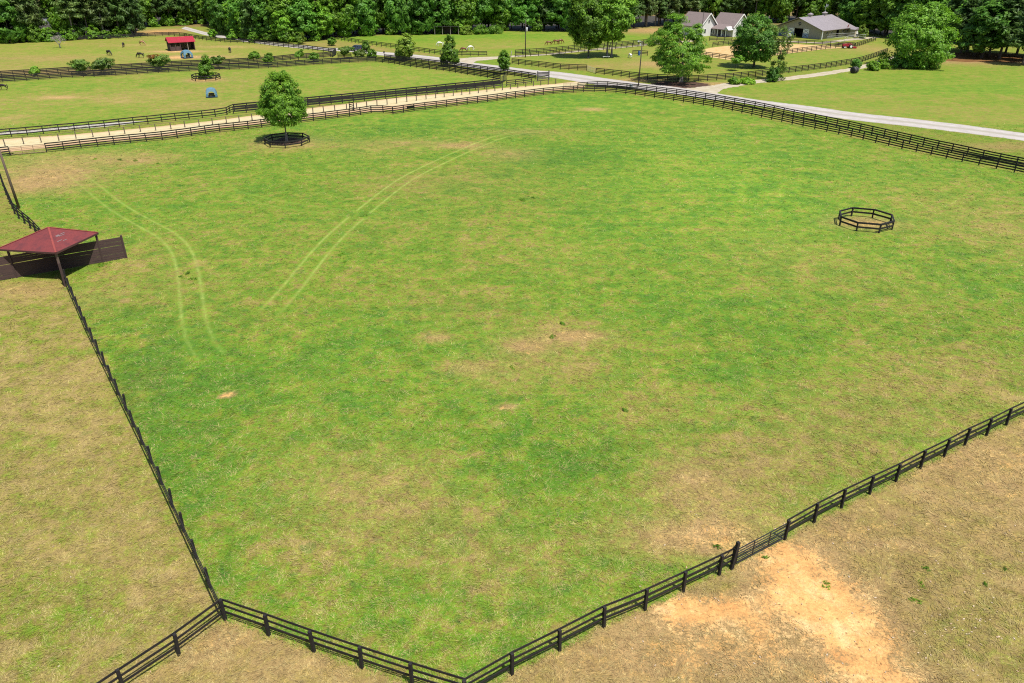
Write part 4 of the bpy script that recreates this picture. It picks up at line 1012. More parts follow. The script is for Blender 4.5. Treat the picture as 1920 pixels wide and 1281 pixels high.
def solo(name, label, cat, s, seed, prof, leaf, n, per, mat, group=None, **kw):
    loc, H, R, z0, dx = s
    tm, cm = broadleaf(seed, H, R, prof, z0, leaf, n, per, mat, lean=(dx*1.8, 0), **kw)
    return put_tree(name, label, cat, loc, tm, cm, group)

solo('paddock_tree', 'round-crowned green tree standing inside the octagonal ring in the green paddock', 'tree', spec(538,264.5,478,577,131,233), 21, P_PEAR, .135, 260, 110, 'leaf_mid', size=.17, trad=.2, lump=.08, bark='bark_pale')
solo('young_tree', 'slim light green tree growing in the small ring near the blue hay hut', 'tree', spec(386,148,369,403,102,147), 22, P_CONE, .2, 70, 60, 'leaf_bright', size=.34, inner=.2)
solo('spreading_tree', 'big feathery bright green tree over the mulch bed by the side driveway', 'tree', spec(1277,154,1211,1336,24,138), 23, P_SPREAD, .21, 250, 85, 'leaf_bright', size=.17, flat=.42, lump=.28, trad=.42, droop=.18, bark='bark_pale', inner=.25, aspect=1.5)
solo('shade_tree', 'dark oval tree in front of the arena, shading the grass beneath', 'tree', spec(1413,126,1371,1460,26,117), 24, P_ROUND, .26, 220, 80, 'leaf_dark', size=.2, lump=.16, trad=.26)
solo('slender_tree', 'thin straggly tree between the side driveway and the dark oval tree', 'tree', spec(1455,150,1436,1487,44,148), 25, [(0,.55),(.2,.75),(.4,.6),(.6,.9),(.8,1),(1,.4)], .2, 60, 55, 'leaf_olive', size=.3, lump=.3, trad=.14, inner=.1)
solo('twin_tree', 'left one of two very tall dark green trees, single pale trunk', 'tree', spec(1103,108.5,1060,1132,-22,90), 26, P_OVAL, .3, 240, 80, 'leaf_mid', 'twin trees behind the road', size=.22, lump=.2, trad=.34, bark='bark_pale')
solo('twin_tree', 'right one of two very tall dark green trees, double pale trunk', 'tree', spec(1138,106.5,1108,1194,-26,78), 27, P_OVAL, .3, 250, 80, 'leaf_mid', 'twin trees behind the road', size=.22, lump=.22, trad=.3, twin=True, bark='bark_pale')
solo('bushy_tree', 'huge bright green bushy tree with foliage down to the lawn', 'tree', spec(1706,124,1655,1796,4,122), 28, P_ROUND, .27, 260, 85, 'leaf_bright', size=.17, lump=.28, inner=.2, trad=.4)
solo('road_tree', 'round yellow-green young tree beside the gravel road', 'tree', spec(757,112,739,780,63,107), 29, P_ROUND, .26, 90, 60, 'leaf_yellow', size=.3, trad=.12)
solo('road_tree', 'conical mid green tree beside the gravel road, white horse behind it', 'tree', spec(844,124,823,863,62,119), 30, P_CONE, .24, 110, 60, 'leaf_mid', size=.28, trad=.13)
solo('road_tree', 'small slim tree beside the road bend, opposite the lane entrance', 'tree', spec(945,139.5,932,958,95,131), 31, P_OVAL, .2, 80, 60, 'leaf_bright', size=.32, trad=.09)
solo('sapling', 'little sapling with a flat green top beneath the dark oval tree', 'tree', spec(1378,133,1369,1395,104,121), 32, P_VASE, .2, 24, 50, 'leaf_bright', size=.4, trad=.06)
# small trees and shrubs of the lane and road: (base x, base y, left, right, top, bottom, kind, label)
SMALL = [
 (65,142,54,75,125,139,'leaf_mid','small round shrub alone at the left end of the shrub lane',P_ROUND),
 (152,140,131,170,111,134,'leaf_olive','wide umbrella-shaped shrub, left of the touching pair in the shrub lane',P_VASE),
 (190,139,168,215,109,133,'leaf_olive','wide umbrella-shaped shrub, right of the touching pair in the shrub lane',P_VASE),
 (297,132,277,319,103,127,'leaf_olive','wide shrub with orange new growth in front of the red field shed',P_VASE),
 (409,128,395,421,105,122,'leaf_olive','umbrella-shaped shrub just right of the small ringed tree',P_VASE),
 (477,121,466,487,96,112,'leaf_mid','small lane shrub between the small ringed tree and its close neighbour',P_ROUND),
 (503,122,493,515,100,116,'leaf_mid','small lane shrub set close to the nearer lane fence',P_ROUND),
 (560,114,554,571,92,107,'leaf_mid','small lane shrub with a pointed tip',P_CONE),
 (590,116,580,600,98,112,'leaf_mid','small lane shrub before the lane fence turns the corner',P_ROUND),
 (645,111,633,661,87,104,'leaf_olive','spreading shrub beside the parked car, above a short fence piece',P_VASE),
 (672,107,662,686,93,106,'leaf_olive','low rounded shrub in front of the parked car',P_ROUND),
 (698,109,688,707,92,108,'leaf_mid','shrub at the road edge with leaves down to the grass',P_ROUND),
 (686,97,677,695,74,95,'leaf_mid','upright young tree on the far road verge behind the parked car',P_CONE),
 (621,86,613,630,70,83,'leaf_bright','small bright tree on the bank near the pale crossarm pole',P_ROUND),
 (398,70,390,406,54,69,'leaf_bright','small bright tree left of its pair on the driveway verge',P_ROUND),
 (433,75,425,443,53,74,'leaf_bright','small pointed bright tree right of its pair on the driveway verge',P_CONE),
 (472,79,464,483,60,78,'leaf_bright','small bright tree where the driveway meets the dark wood',P_ROUND),
 (565,82,557,574,60,79,'leaf_yellow','yellowish young tree on the driveway verge before the wood',P_CONE),
 (1378,158,1366,1388,145,158,'leaf_mid','dark rounded bush at the mouth of the side driveway',P_DOME),
 (1402,157,1386,1418,147,157,'leaf_lime','low bright bush by the side driveway, left of the straggly tree',P_DOME),
 (1448,153,1436,1466,126,153,'leaf_dark','dense dark bush at the foot of the straggly tree',P_DOME),
 (1605,128,1595,1616,109,128,'leaf_dark','dark bush above the black hay bale cover by the side driveway',P_DOME),
 (1638,132,1625,1651,113,132,'leaf_lime','bright bush left of its neighbour at the big bushy tree',P_DOME),
 (1657,129,1647,1670,110,129,'leaf_lime','bright bush touching the big bushy tree',P_DOME),
 (1693,128,1674,1713,96,128,'leaf_dark','dark green shrub growing against the front of the big bushy tree',P_DOME),
 (1735,129,1713,1757,94,129,'leaf_mid','mid green shrub growing against the front of the big bushy tree',P_DOME),
 (1618,72,1606,1630,46,72,'leaf_yellow','yellowish bush to the right of the barn',P_ROUND),
 (896,64,884,916,46,64,'leaf_bright','bright low bush, middle of the hedge row at the far field edge',P_DOME),
 (922,63,908,944,47,63,'leaf_bright','bright low bush, right end of the hedge row at the far field edge',P_DOME),
 (874,65,862,888,47,65,'leaf_yellow','yellowish low bush, left end of the hedge row at the far field edge',P_DOME),
]
for i, (bx, by, x0, x1, tp, bt, mt, lb, pr) in enumerate(SMALL):
    nm = 'shrub' if ('shrub' in lb or 'bush' in lb) else 'young_tree'
    solo(nm, lb, 'shrub' if nm == 'shrub' else 'tree', spec(bx, by, x0, x1, tp, bt), 100 + i, pr, .2, 54, 52, mt, size=.28, trad=.09, inner=.2, lump=.32, flat=.55 if pr is P_VASE else .75)
# orange tips on the shrub in front of the shed
sh = [o for o in bpy.data.objects if o.get('label', '').startswith('wide shrub with orange')][0]
s = spec(297,132,277,319,103,127); r = np.random.default_rng(7)
C = np.stack([r.normal(-.5, 1.0, 14) + .3, r.normal(0, .8, 14), np.full(14, s[1]*.93)], 1)
V, F = leaf_cloud(r, C, np.full(14, .7), 40, .2, .5)
link(bpy.data.objects.new('new_growth', np_mesh('new_growth', V, F, M['red_bud'])), sh)
# bare dead tree at the wood edge
def bare_tree(label, loc, H, seed):
    r = random.Random(seed); root = empty('dead_tree', loc); tag(root, label, 'tree')
    t = MB(); t.tube([(0,0,-.1),(0,0,H*.22)], [.2,.15], 7); t.build('trunk', M['dead'], root, smooth=True)
    mb = MB()
    def br(p, d, L, rad, lev):
        q = p + d*L; mb.tube([p, q], [rad, rad*.6], 4, cap=False)
        if lev:
            for _ in range(3 if lev > 1 else 4):
                dd = (d + Vector((r.gauss(0,.5), r.gauss(0,.5), r.gauss(.05,.3)))).normalized(); br(q, dd, L*.72, rad*.6, lev-1)
    for k in range(5):
        a = 2*math.pi*k/5 + r.uniform(-.3,.3); br(Vector((0,0,H*.2)), Vector((math.cos(a)*.7, math.sin(a)*.7, .9)).normalized(), H*.27, .1, 4)
    mb.build('crown', M['dead'], root)
bare_tree('bare grey leafless tree at the edge of the pine wood', G(113,90), HT(113,90,63), 3)

# ------------------------------------------------------------------ the woods: six kinds of tree, each copied with its own crown and trunk
KIN = {}
KIN['pine'] = [conifer(300+i, 21, 3.9, 'needle', z0=z, leaf=.42) for i, z in enumerate((.12, .22, .3))]
KIN['pine_pale'] = [conifer(310+i, 21, 3.6, 'needle_mid', z0=z, leaf=.42, bark='bark_pale') for i, z in enumerate((.4, .25))]
KIN['oak'] = [broadleaf(320+i, 18, 5.6, P_DOME, 1.2+i*.8, .42, 130, 60, 'leaf_dark', size=.26, lump=.22, up=.35) for i in range(3)]
KIN['maple'] = [broadleaf(330+i, 18, 5.2, P_OVAL, 1.4, .42, 120, 60, 'leaf_mid', size=.26, lump=.22, up=.35) for i in range(3)]
KIN['lime'] = [broadleaf(340+i, 12, 4.0, P_ROUND, 1.0, .38, 90, 55, 'leaf_bright', size=.28, lump=.2) for i in range(2)]
KIN['under'] = [broadleaf(350+i, 6, 3.0, P_DOME, .3, .32, 55, 50, mt, size=.32, lump=.2, trad=.1) for i, mt in enumerate(('leaf_bright','leaf_mid'))]
used = set()
wr = random.Random(77)
NAMES = {'pine':'pine_tree','pine_pale':'pine_tree','oak':'oak_tree','maple':'broadleaf_tree','lime':'broadleaf_tree','under':'understorey_tree'}
def wood_tree(kind, x, y, label, group, h=1.0, w=1.0):
    i = wr.randrange(len(KIN[kind])); tm, cm = KIN[kind][i]
    k = h * wr.uniform(.86, 1.15); kw = w * wr.uniform(.88, 1.18) * (h**.5)
    put_tree(NAMES[kind], label, 'tree', (x, y, 0), tm, cm, group, wr.uniform(0, 6.28), (kw, kw, k))
def wood(front, rows, step, kinds, label, group, h=1.0, gap=5.5, jit=1.6, w=1.0, under=0, skip=None):
    """front: edge of the wood in photo pixels; rows of trees stand behind it"""
    pts = [G(*p) for p in front]
    for k in range(rows):
        line = [p + Vector((p.x, p.y, 0)).normalized() * gap * k for p in pts]
        for p in along(line, step * (1 + .12*k)):
            ang = 960 + FPX * p.x / (p.y * CT + CAMH * ST)
            if skip and skip[0] < ang < skip[1]: continue
            kd = wr.choices([a for a, _ in kinds], [b for _, b in kinds])[0]
            wood_tree(kd, p.x + wr.gauss(0, jit*.7), p.y + wr.gauss(0, jit) + 1.5, *label[kd], h=h, w=w)
    if under:
        for p in along(pts, under):
            wood_tree('under', p.x + wr.gauss(0, .8), p.y - .5 + wr.gauss(0, .6), *label['under'], h=wr.uniform(.55, 1.0))
def lab(where, short):
    return {'pine': (f'dark pine in the wood {where}', f'pines {short}'), 'pine_pale': (f'paler pine in the wood {where}', f'paler pines {short}'),
            'oak': (f'dark broadleaf tree in the wood {where}', f'dark broadleaf trees {short}'), 'maple': (f'mid green broadleaf tree in the wood {where}', f'green broadleaf trees {short}'),
            'lime': (f'bright green smaller tree in the wood {where}', f'bright trees {short}'), 'under': (f'low leafy growth along the wood edge {where}', f'low growth {short}')}
wood([(-90,83),(0,80.5),(60,79),(120,75.5),(200,72),(245,68.5)], 4, 4.6, [('pine',6),('pine_pale',2),('oak',1),('maple',.5)], lab('behind the tan paddock', 'behind the tan paddock'), None, under=4.2, skip=(76, 99))
wood([(250,52),(290,50),(330,48),(390,44),(440,43)], 3, 5.2, [('pine',3),('oak',3),('maple',2)], lab('where the driveway enters it', 'where the driveway enters'), None, under=7)
wood([(410,50),(448,70),(480,76),(540,80),(596,76)], 3, 5.0, [('oak',2.5),('maple',3),('lime',3),('pine',.8)], lab('along the driveway', 'along the driveway'), None, h=.9, under=6)
wood([(604,71),(660,68.5),(720,66),(800,64),(866,62)], 4, 5.2, [('oak',3),('maple',4),('lime',.8),('pine',.5)], lab('behind the horse field', 'behind the horse field'), None, h=1.0, under=9)
wood([(880,58),(960,58),(1020,58.5),(1075,59)], 3, 5.4, [('oak',4),('maple',1.5),('pine',1)], lab('behind the bright hedge row', 'behind the hedge row'), None, under=12)
wood([(1080,57),(1140,55),(1200,53),(1250,48),(1300,44)], 3, 5.2, [('pine_pale',4),('pine',3),('oak',.6)], lab('behind the twin trees', 'behind the twin trees'), None, h=.95)
wood([(1310,41),(1360,39),(1430,42),(1480,43.5),(1540,43),(1590,46)], 4, 5.4, [('pine_pale',3),('pine',2.5),('maple',1.6),('lime',1.2)], lab('behind houses and barn', 'behind houses and barn'), None, h=1.0, under=9)
wood([(1602,58),(1632,64),(1668,70),(1700,74),(1740,78)], 3, 6.2, [('oak',5),('maple',1)], lab('between barn and the big bushy tree', 'right of the barn'), None, h=.95, w=1.15)
wood([(1790,84),(1840,85),(1900,87),(1990,90)], 3, 5.2, [('pine',5),('oak',1)], lab('behind the shady pine grove', 'behind the pine grove'), None, gap=7)
# the open grove on the lawn, trunks one can tell apart
GROVE = [(1801,100,'pine'),(1826,105,'pine'),(1840,109,'oak'),(1854,104,'pine'),(1873,111,'pine'),(1917,122,'pine'),(1905,106,'pine'),(1885,100,'pine'),(1813,97,'oak'),(1945,116,'pine'),(1960,108,'oak')]
for i, (px, py, kd) in enumerate(GROVE):
    p = G(px, py); tm, cm = KIN[kd][2 if kd == 'pine' else 1]
    k = wr.uniform(.8, 1.0)
    put_tree('pine_tree' if kd == 'pine' else 'oak_tree', 'dark tree with a bare lower trunk in the shady grove on the lawn', 'tree', p, tm, cm, 'trees of the shady grove', wr.uniform(0, 6.28), (k*1.35, k*1.35, k*.92))
# the wood floor under the trees: dark leaf litter
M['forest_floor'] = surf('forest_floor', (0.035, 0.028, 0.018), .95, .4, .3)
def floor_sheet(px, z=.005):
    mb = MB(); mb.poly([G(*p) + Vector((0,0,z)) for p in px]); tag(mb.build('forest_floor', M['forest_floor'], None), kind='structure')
floor_sheet([(-160,83),(0,80),(60,78.5),(120,75),(200,71.5),(250,67.5),(262,52),(340,47),(440,42),(446,66),(480,74.5),(540,78),(598,74),(660,67.5),(720,65),(800,63),(866,61),(900,57),(1075,58),(1140,54),(1250,47),(1310,40),(1430,41),(1590,45),(1600,56),(1668,69),(1740,77),(1790,83),(1900,86),(2090,90),(2300,30),(-400,30)])
# weeds standing in the turf
weed = broadleaf(400, .20, .55, P_DOME, .01, .05, 22, 16, 'leaf_lime', size=.2, trad=.008, nl=3, lump=.4, aspect=2.0)[1]
weed2 = broadleaf(401, .24, .42, P_DOME, .01, .05, 16, 16, 'leaf_bright', size=.24, trad=.008, nl=3, lump=.45, aspect=2.0)[1]
for px, py, k in ((1054,608,1.5),(1036,632,1.0),(352,514,1.6),(362,524,1.2),(340,520,1.1),(1171,770,1.2),(1345,1027,1.1),(1434,1046,.9),(226,301,1.6),(254,302,1.4),(297,308,1.3),(178,299,1.2),(24,291,2.2),(30,389,1.8),(640,478,1.2),(646,492,1.0),(980,376,1.6),(1000,372,1.2),(1549,1097,.8),(1737,1068,.9),(1727,1096,.8),(1847,1096,.8),(1716,1127,.9),(1884,1068,.7),(190,498,1.4),(205,494,1.2),(1450,690,.9),(960,690,1.0)):
    o = bpy.data.objects.new('weed_clump', weed if rnd.random() < .5 else weed2); link(o); o.location = G(px, py); o.rotation_euler.z = rnd.uniform(0, 6); k *= .65; o.scale = (k, k*rnd.uniform(.5, 1), k)
    tag(o, 'small dark green weed clump standing in the turf', 'weed', 'weed clumps in the turf')
# pale fallen leaves and flakes on the dry paddock
r = np.random.default_rng(9); n = 240
px = np.concatenate([r.uniform(1180, 1920, 150), r.normal(1810, 50, 40), r.uniform(0, 420, 50)]); py = np.concatenate([r.uniform(960, 1281, 150), r.normal(1175, 22, 40), r.uniform(640, 1281, 50)])
X, Y = GA(px, py); a = r.uniform(0, 6.28, n); s = r.uniform(.03, .085, n)
ux, uy = np.cos(a)*s, np.sin(a)*s
B = np.stack([X, Y, np.full(n, .03)], 1); z = np.zeros(n)
V = np.stack([B - np.stack([ux, uy, z - .01], 1), B + np.stack([uy*.5, -ux*.5, z], 1), B + np.stack([ux, uy, z + .02], 1), B + np.stack([-uy*.5, ux*.5, z + .01], 1)], 1).reshape(-1, 3)
tag(link(bpy.data.objects.new('leaf_litter', np_mesh('leaf_litter', V, np.arange(4*n).reshape(n, 4), surf('dry_leaf', (.48,.40,.28), .7, .4, 8, col2=(.34,.20,.11))))), 'dry leaves scattered over the straw coloured paddocks', 'leaves', kind='stuff')
# ------------------------------------------------------------------ horses (grazing), one body grown over a skeleton
def horse_mesh():
    sk = [((-.62,0,1.22),.27),((-.1,0,1.17),.31),((.42,0,1.24),.29),((.62,0,1.08),.24),((.92,0,.95),.155),((1.18,0,.62),.125),((1.34,0,.36),.115),((1.40,0,.17),.085),((1.43,0,.07),.062)]
    ed = [(i, i+1) for i in range(8)]
    def leg(root, pts):
        k = root
        for p in pts: sk.append(p); ed.append((k, len(sk)-1)); k = len(sk)-1
    for s, st in ((1, .10), (-1, -.08)):
        leg(2, [((.50+st*.3,.15*s,.92),.125),((.52+st,.15*s,.52),.062),((.50+st,.15*s,.16),.044),((.56+st,.15*s,.03),.056)])
        leg(0, [((-.62,.17*s,.98),.19),((-.50-st,.17*s,.74),.11),((-.95-st,.16*s,.50),.062),((-.68-st,.16*s,.14),.044),((-.62-st,.16*s,.03),.056)])
    for s in (1, -1): leg(6, [((1.24,.07*s,.50),.03),((1.20,.09*s,.60),.014)])
    me = bpy.data.meshes.new('horse'); me.from_pydata([p for p, _ in sk], ed, [])
    o = bpy.data.objects.new('horse_skin', me); COL.objects.link(o)
    md = o.modifiers.new('s', 'SKIN')
    for i, (_, q) in enumerate(sk): me.skin_vertices[0].data[i].radius = (q, q)
    me.skin_vertices[0].data[0].use_root = True
    o.modifiers.new('u', 'SUBSURF').levels = 1
    dg = bpy.context.evaluated_depsgraph_get()
    out = bpy.data.meshes.new_from_object(o.evaluated_get(dg)); out.name = 'horse'
    out.polygons.foreach_set('use_smooth', [True]*len(out.polygons)); out.materials.clear(); out.materials.append(M['horse_dark'])
    bpy.data.objects.remove(o)
    return out
HM = horse_mesh()
mb = MB(); mb.tube([(-.86,0,1.3),(-1.0,0,1.12),(-1.04,.02,.8),(-1.0,.03,.45)], [.05,.09,.085,.03], 7); TAIL = mb.mesh('tail', M['hair_dark'], smooth=True)
mb = MB(); mb.tube([(.42,0,1.50),(.72,.02,1.27),(1.0,.02,1.02),(1.22,.02,.74),(1.30,0,.55)], [.03,.06,.06,.05,.02], 6); MANE = mb.mesh('mane', M['hair_dark'], smooth=True)
def horse(label, px, py, face, coat, k=1.0, hair='hair_dark'):
    """face: degrees, 0 looks right in the photo, 180 left, 90 away"""
    me = HM.copy(); me.materials.clear(); me.materials.append(M[coat])
    o = bpy.data.objects.new('horse', me); link(o); o.location = G(px, py); o.rotation_euler.z = math.radians(face); o.scale = (k, k, k)
    tag(o, label, 'horse', 'horses grazing in the paddocks')
    for nm, src in (('tail', TAIL), ('mane', MANE)):
        m2 = src.copy(); m2.materials.clear(); m2.materials.append(M[hair]); link(bpy.data.objects.new(nm, m2), o)
    return o
horse('dark brown horse grazing at the left picture edge, head out of view', 7, 169.3, 184, 'horse_dark', 1.0)
horse('chestnut horse grazing beside the piebald white one in the field behind the road', 870, 98.3, 187, 'horse_bay', 1.05)
horse('white horse with a dark tail grazing next to the chestnut', 883, 94.3, 200, 'horse_white', 1.0)
horse('white horse half hidden behind the conical road tree', 825.5, 86.8, 175, 'horse_white', 1.0, 'horse_white')
horse('chestnut horse on its own to the left of the pair by the tall trees', 1029, 85, 190, 'horse_bay', .95)
horse('bay horse, left of the touching pair by the tall trees', 1043, 83.3, 180, 'horse_bay', 1.05)
horse('bay horse, right of the touching pair by the tall trees', 1050, 82.3, 20, 'horse_bay', 1.05)
horse('small white horse grazing near the blue barrel, seen from behind', 1181.5, 109, 110, 'horse_white', .9, 'horse_white')
horse('dark horse grazing lower left in the tan paddock, head down to the right', 205, 104, -35, 'horse_dark', 1.1)
horse('dark horse far up in the tan paddock, seen end on', 232, 88.5, -75, 'horse_dark', 1.0)
horse('tan horse highest up in the tan paddock', 267, 85, -20, 'horse_tan', 1.05)
horse('black horse nearest the orange-tipped shrub in the tan paddock', 264.5, 108.8, 170, 'horse_dark', 1.1)
horse('dark horse grazing alone to the right of the red field shed', 431.5, 98.5, -60, 'horse_dark', 1.05)

# ------------------------------------------------------------------ blue hay huts
M['hut_blue'] = surf('faded_blue_plastic', alb(112,156,178), .45, .18, 2)
M['hut_in'] = surf('dark_blue_inside', alb(26,60,92,1.9), .6, .3, 2)
def hay_hut(label, px, py, w, rz):
    """round-topped feeder: a moulded hood with an arched mouth in every side"""
    root = empty('hay_hut', G(px, py), rz); tag(root, label, 'hay feeder', 'blue hay huts')
    a, h = w/2, w*.80
    b = MB(); b.box(-a, a, -a, a, 0, .13); b.box(-a*1.03, a*1.03, -a*1.03, a*1.03, .133, .19); b.build('base', M['hut_in'], root, bevel=.02)
    n = 12; mouth = lambda t: (math.cos(t)*a*.62, h*.20 + max(0, math.sin(t))*h*.52)
    hood = MB()
    for s in range(4):
        R_ = Matrix.Rotation(s*math.pi/2, 3, 'Z')
        # outer arch on this side, pulled toward the dome above
        out = [(-a, .19), (-a, h*.45), (-a*.93, h*.68), (-a*.72, h*.86), (-a*.38, h*.95), (0, h*.97), (a*.38, h*.95), (a*.72, h*.86), (a*.93, h*.68), (a, h*.45), (a, .19)]
        inn = [(-a*.62, .19), (-a*.62, h*.35)] + [mouth(math.pi - math.pi*k/6) for k in range(1, 6)][0:5] + [(a*.62, h*.35), (a*.62, .19)]
        inn = [(-a*.62, .19), (-a*.62, h*.34), (-a*.54, h*.52), (-a*.38, h*.64), (-a*.18, h*.70), (0, h*.72), (a*.18, h*.70), (a*.38, h*.64), (a*.54, h*.52), (a*.62, h*.34), (a*.62, .19)]
        lean = lambda z: -a + max(0, z - h*.45)*.35
        vo = [R_ @ Vector((x, lean(z), z)) for x, z in out]; vi = [R_ @ Vector((x, lean(z) , z)) for x, z in inn]
        vd = [R_ @ Vector((x*.97, lean(z) + .12, z)) for x, z in inn]
        m_ = len(out)
        hood.add(vo + vi + vd, [(i, i+1, m_+i+1, m_+i) for i in range(m_-1)] + [(m_+i, m_+i+1, 2*m_+i+1, 2*m_+i) for i in range(m_-1)])
        # shoulder from the arch to the crown of the dome
        top = Vector((0, 0, h*1.06))
        for i in range(1, m_-2):
            p, q = vo[i], vo[i+1]; hood.add([p, q, q.lerp(top, .5) + Vector((0,0,h*.05)), p.lerp(top, .5) + Vector((0,0,h*.05)), top], [(0,1,2,3),(3,2,4)])
    hood.build('hood', M['hut_blue'], root)
    c = MB(); c.box(-a*.5, a*.5, -a*.5, a*.5, .2, h*.42); c.build('hay', surf('hay', (.10,.085,.04), .95, .5, 5), root, bevel=.08)
hay_hut('blue plastic hay hut on the grass below the small ringed tree', 397.5, 182, 2.25, .35)
hay_hut('blue plastic hay hut in front of the red field shed', 351, 109, 2.6, .75)

# ------------------------------------------------------------------ red-roofed field shed
M['shed_plank'] = surf('dark_shed_plank', (0.05, 0.032, 0.03), .85, .45, 1.2, stretch=(1,1,6), col2=(.085,.05,.045))
def framed(px0, py0, px1, py1):
    a, b = G(px0, py0), G(px1, py1); d = b - a
    return a, d.length, math.atan2(d.y, d.x)
def field_shed():
    a, L, rz = framed(321, 96.3, 366, 93.6)
    root = empty('field_shed', a, rz); tag(root, 'open-fronted field shed with bright red gable roof in the tan paddock', 'shed')
    D, e, p = 5.2, 2.55, 3.75
    def planks(name, p0, p1, h, n=9, lowcut=0):
        w = MB(); s = h/n
        for k in range(n):
            w.bar((p0[0], p0[1], s*(k+.5) + .03), (p1[0], p1[1], s*(k+.5) + .03), .05, s*.96)
        return w.build(name, M['shed_plank'], root)
    planks('back_wall', (0,D), (L,D), e - .25); planks('side_wall', (0,.1), (0,D-.1), e*.62, 6); planks('side_wall', (L,.1), (L,D-.1), e - .3)
    planks('front_wall', (.1,0), (L*.42,0), e*.48, 5)
    for x, y in ((0,0),(L*.21,0),(L*.42,0),(L*.72,0),(L,0),(0,D*.5),(0,D),(L*.5,D),(L,D)):
        o = bpy.data.objects.new('post', post_mesh(e, .17, M['pole_pale'] if (x, y) == (L*.72, 0) else M['shed_plank'])); link(o, root); o.location = (x, y - (.08 if y == 0 else -.08 if y == D else 0), 0)
    r = MB(); o_ = .45
    for y0, y1 in ((-o_, D/2), (D + o_, D/2)):
        z0 = e - o_*(p-e)/(D/2) + .05
        r.add([(-o_, y0, z0), (L+o_, y0, z0), (L+o_, y1, p), (-o_, y1, p), (-o_, y0, z0+.07), (L+o_, y0, z0+.07), (L+o_, y1, p+.07), (-o_, y1, p+.07)], [(0,3,2,1),(4,5,6,7),(0,1,5,4),(1,2,6,5),(2,3,7,6),(3,0,4,7)])
    ro = r.build('roof', M['red_metal'], root)
    s = MB()
    for k in range(1, 14):
        x = -o_ + (L + 2*o_)*k/14; z0 = e - o_*(p-e)/(D/2) + .13
        s.bar((x, -o_, z0), (x, D/2, p+.08), .05, .04)
    s.build('seam', M['red_metal'], ro)
    g = MB()
    for x in (.0, L): g.prism([(x-.03, .1, e), (x-.03, D-.1, e), (x-.03, D/2, p - .08)], (.06,0,0))
    g.build('gable', M['shed_plank'], root)
field_shed()

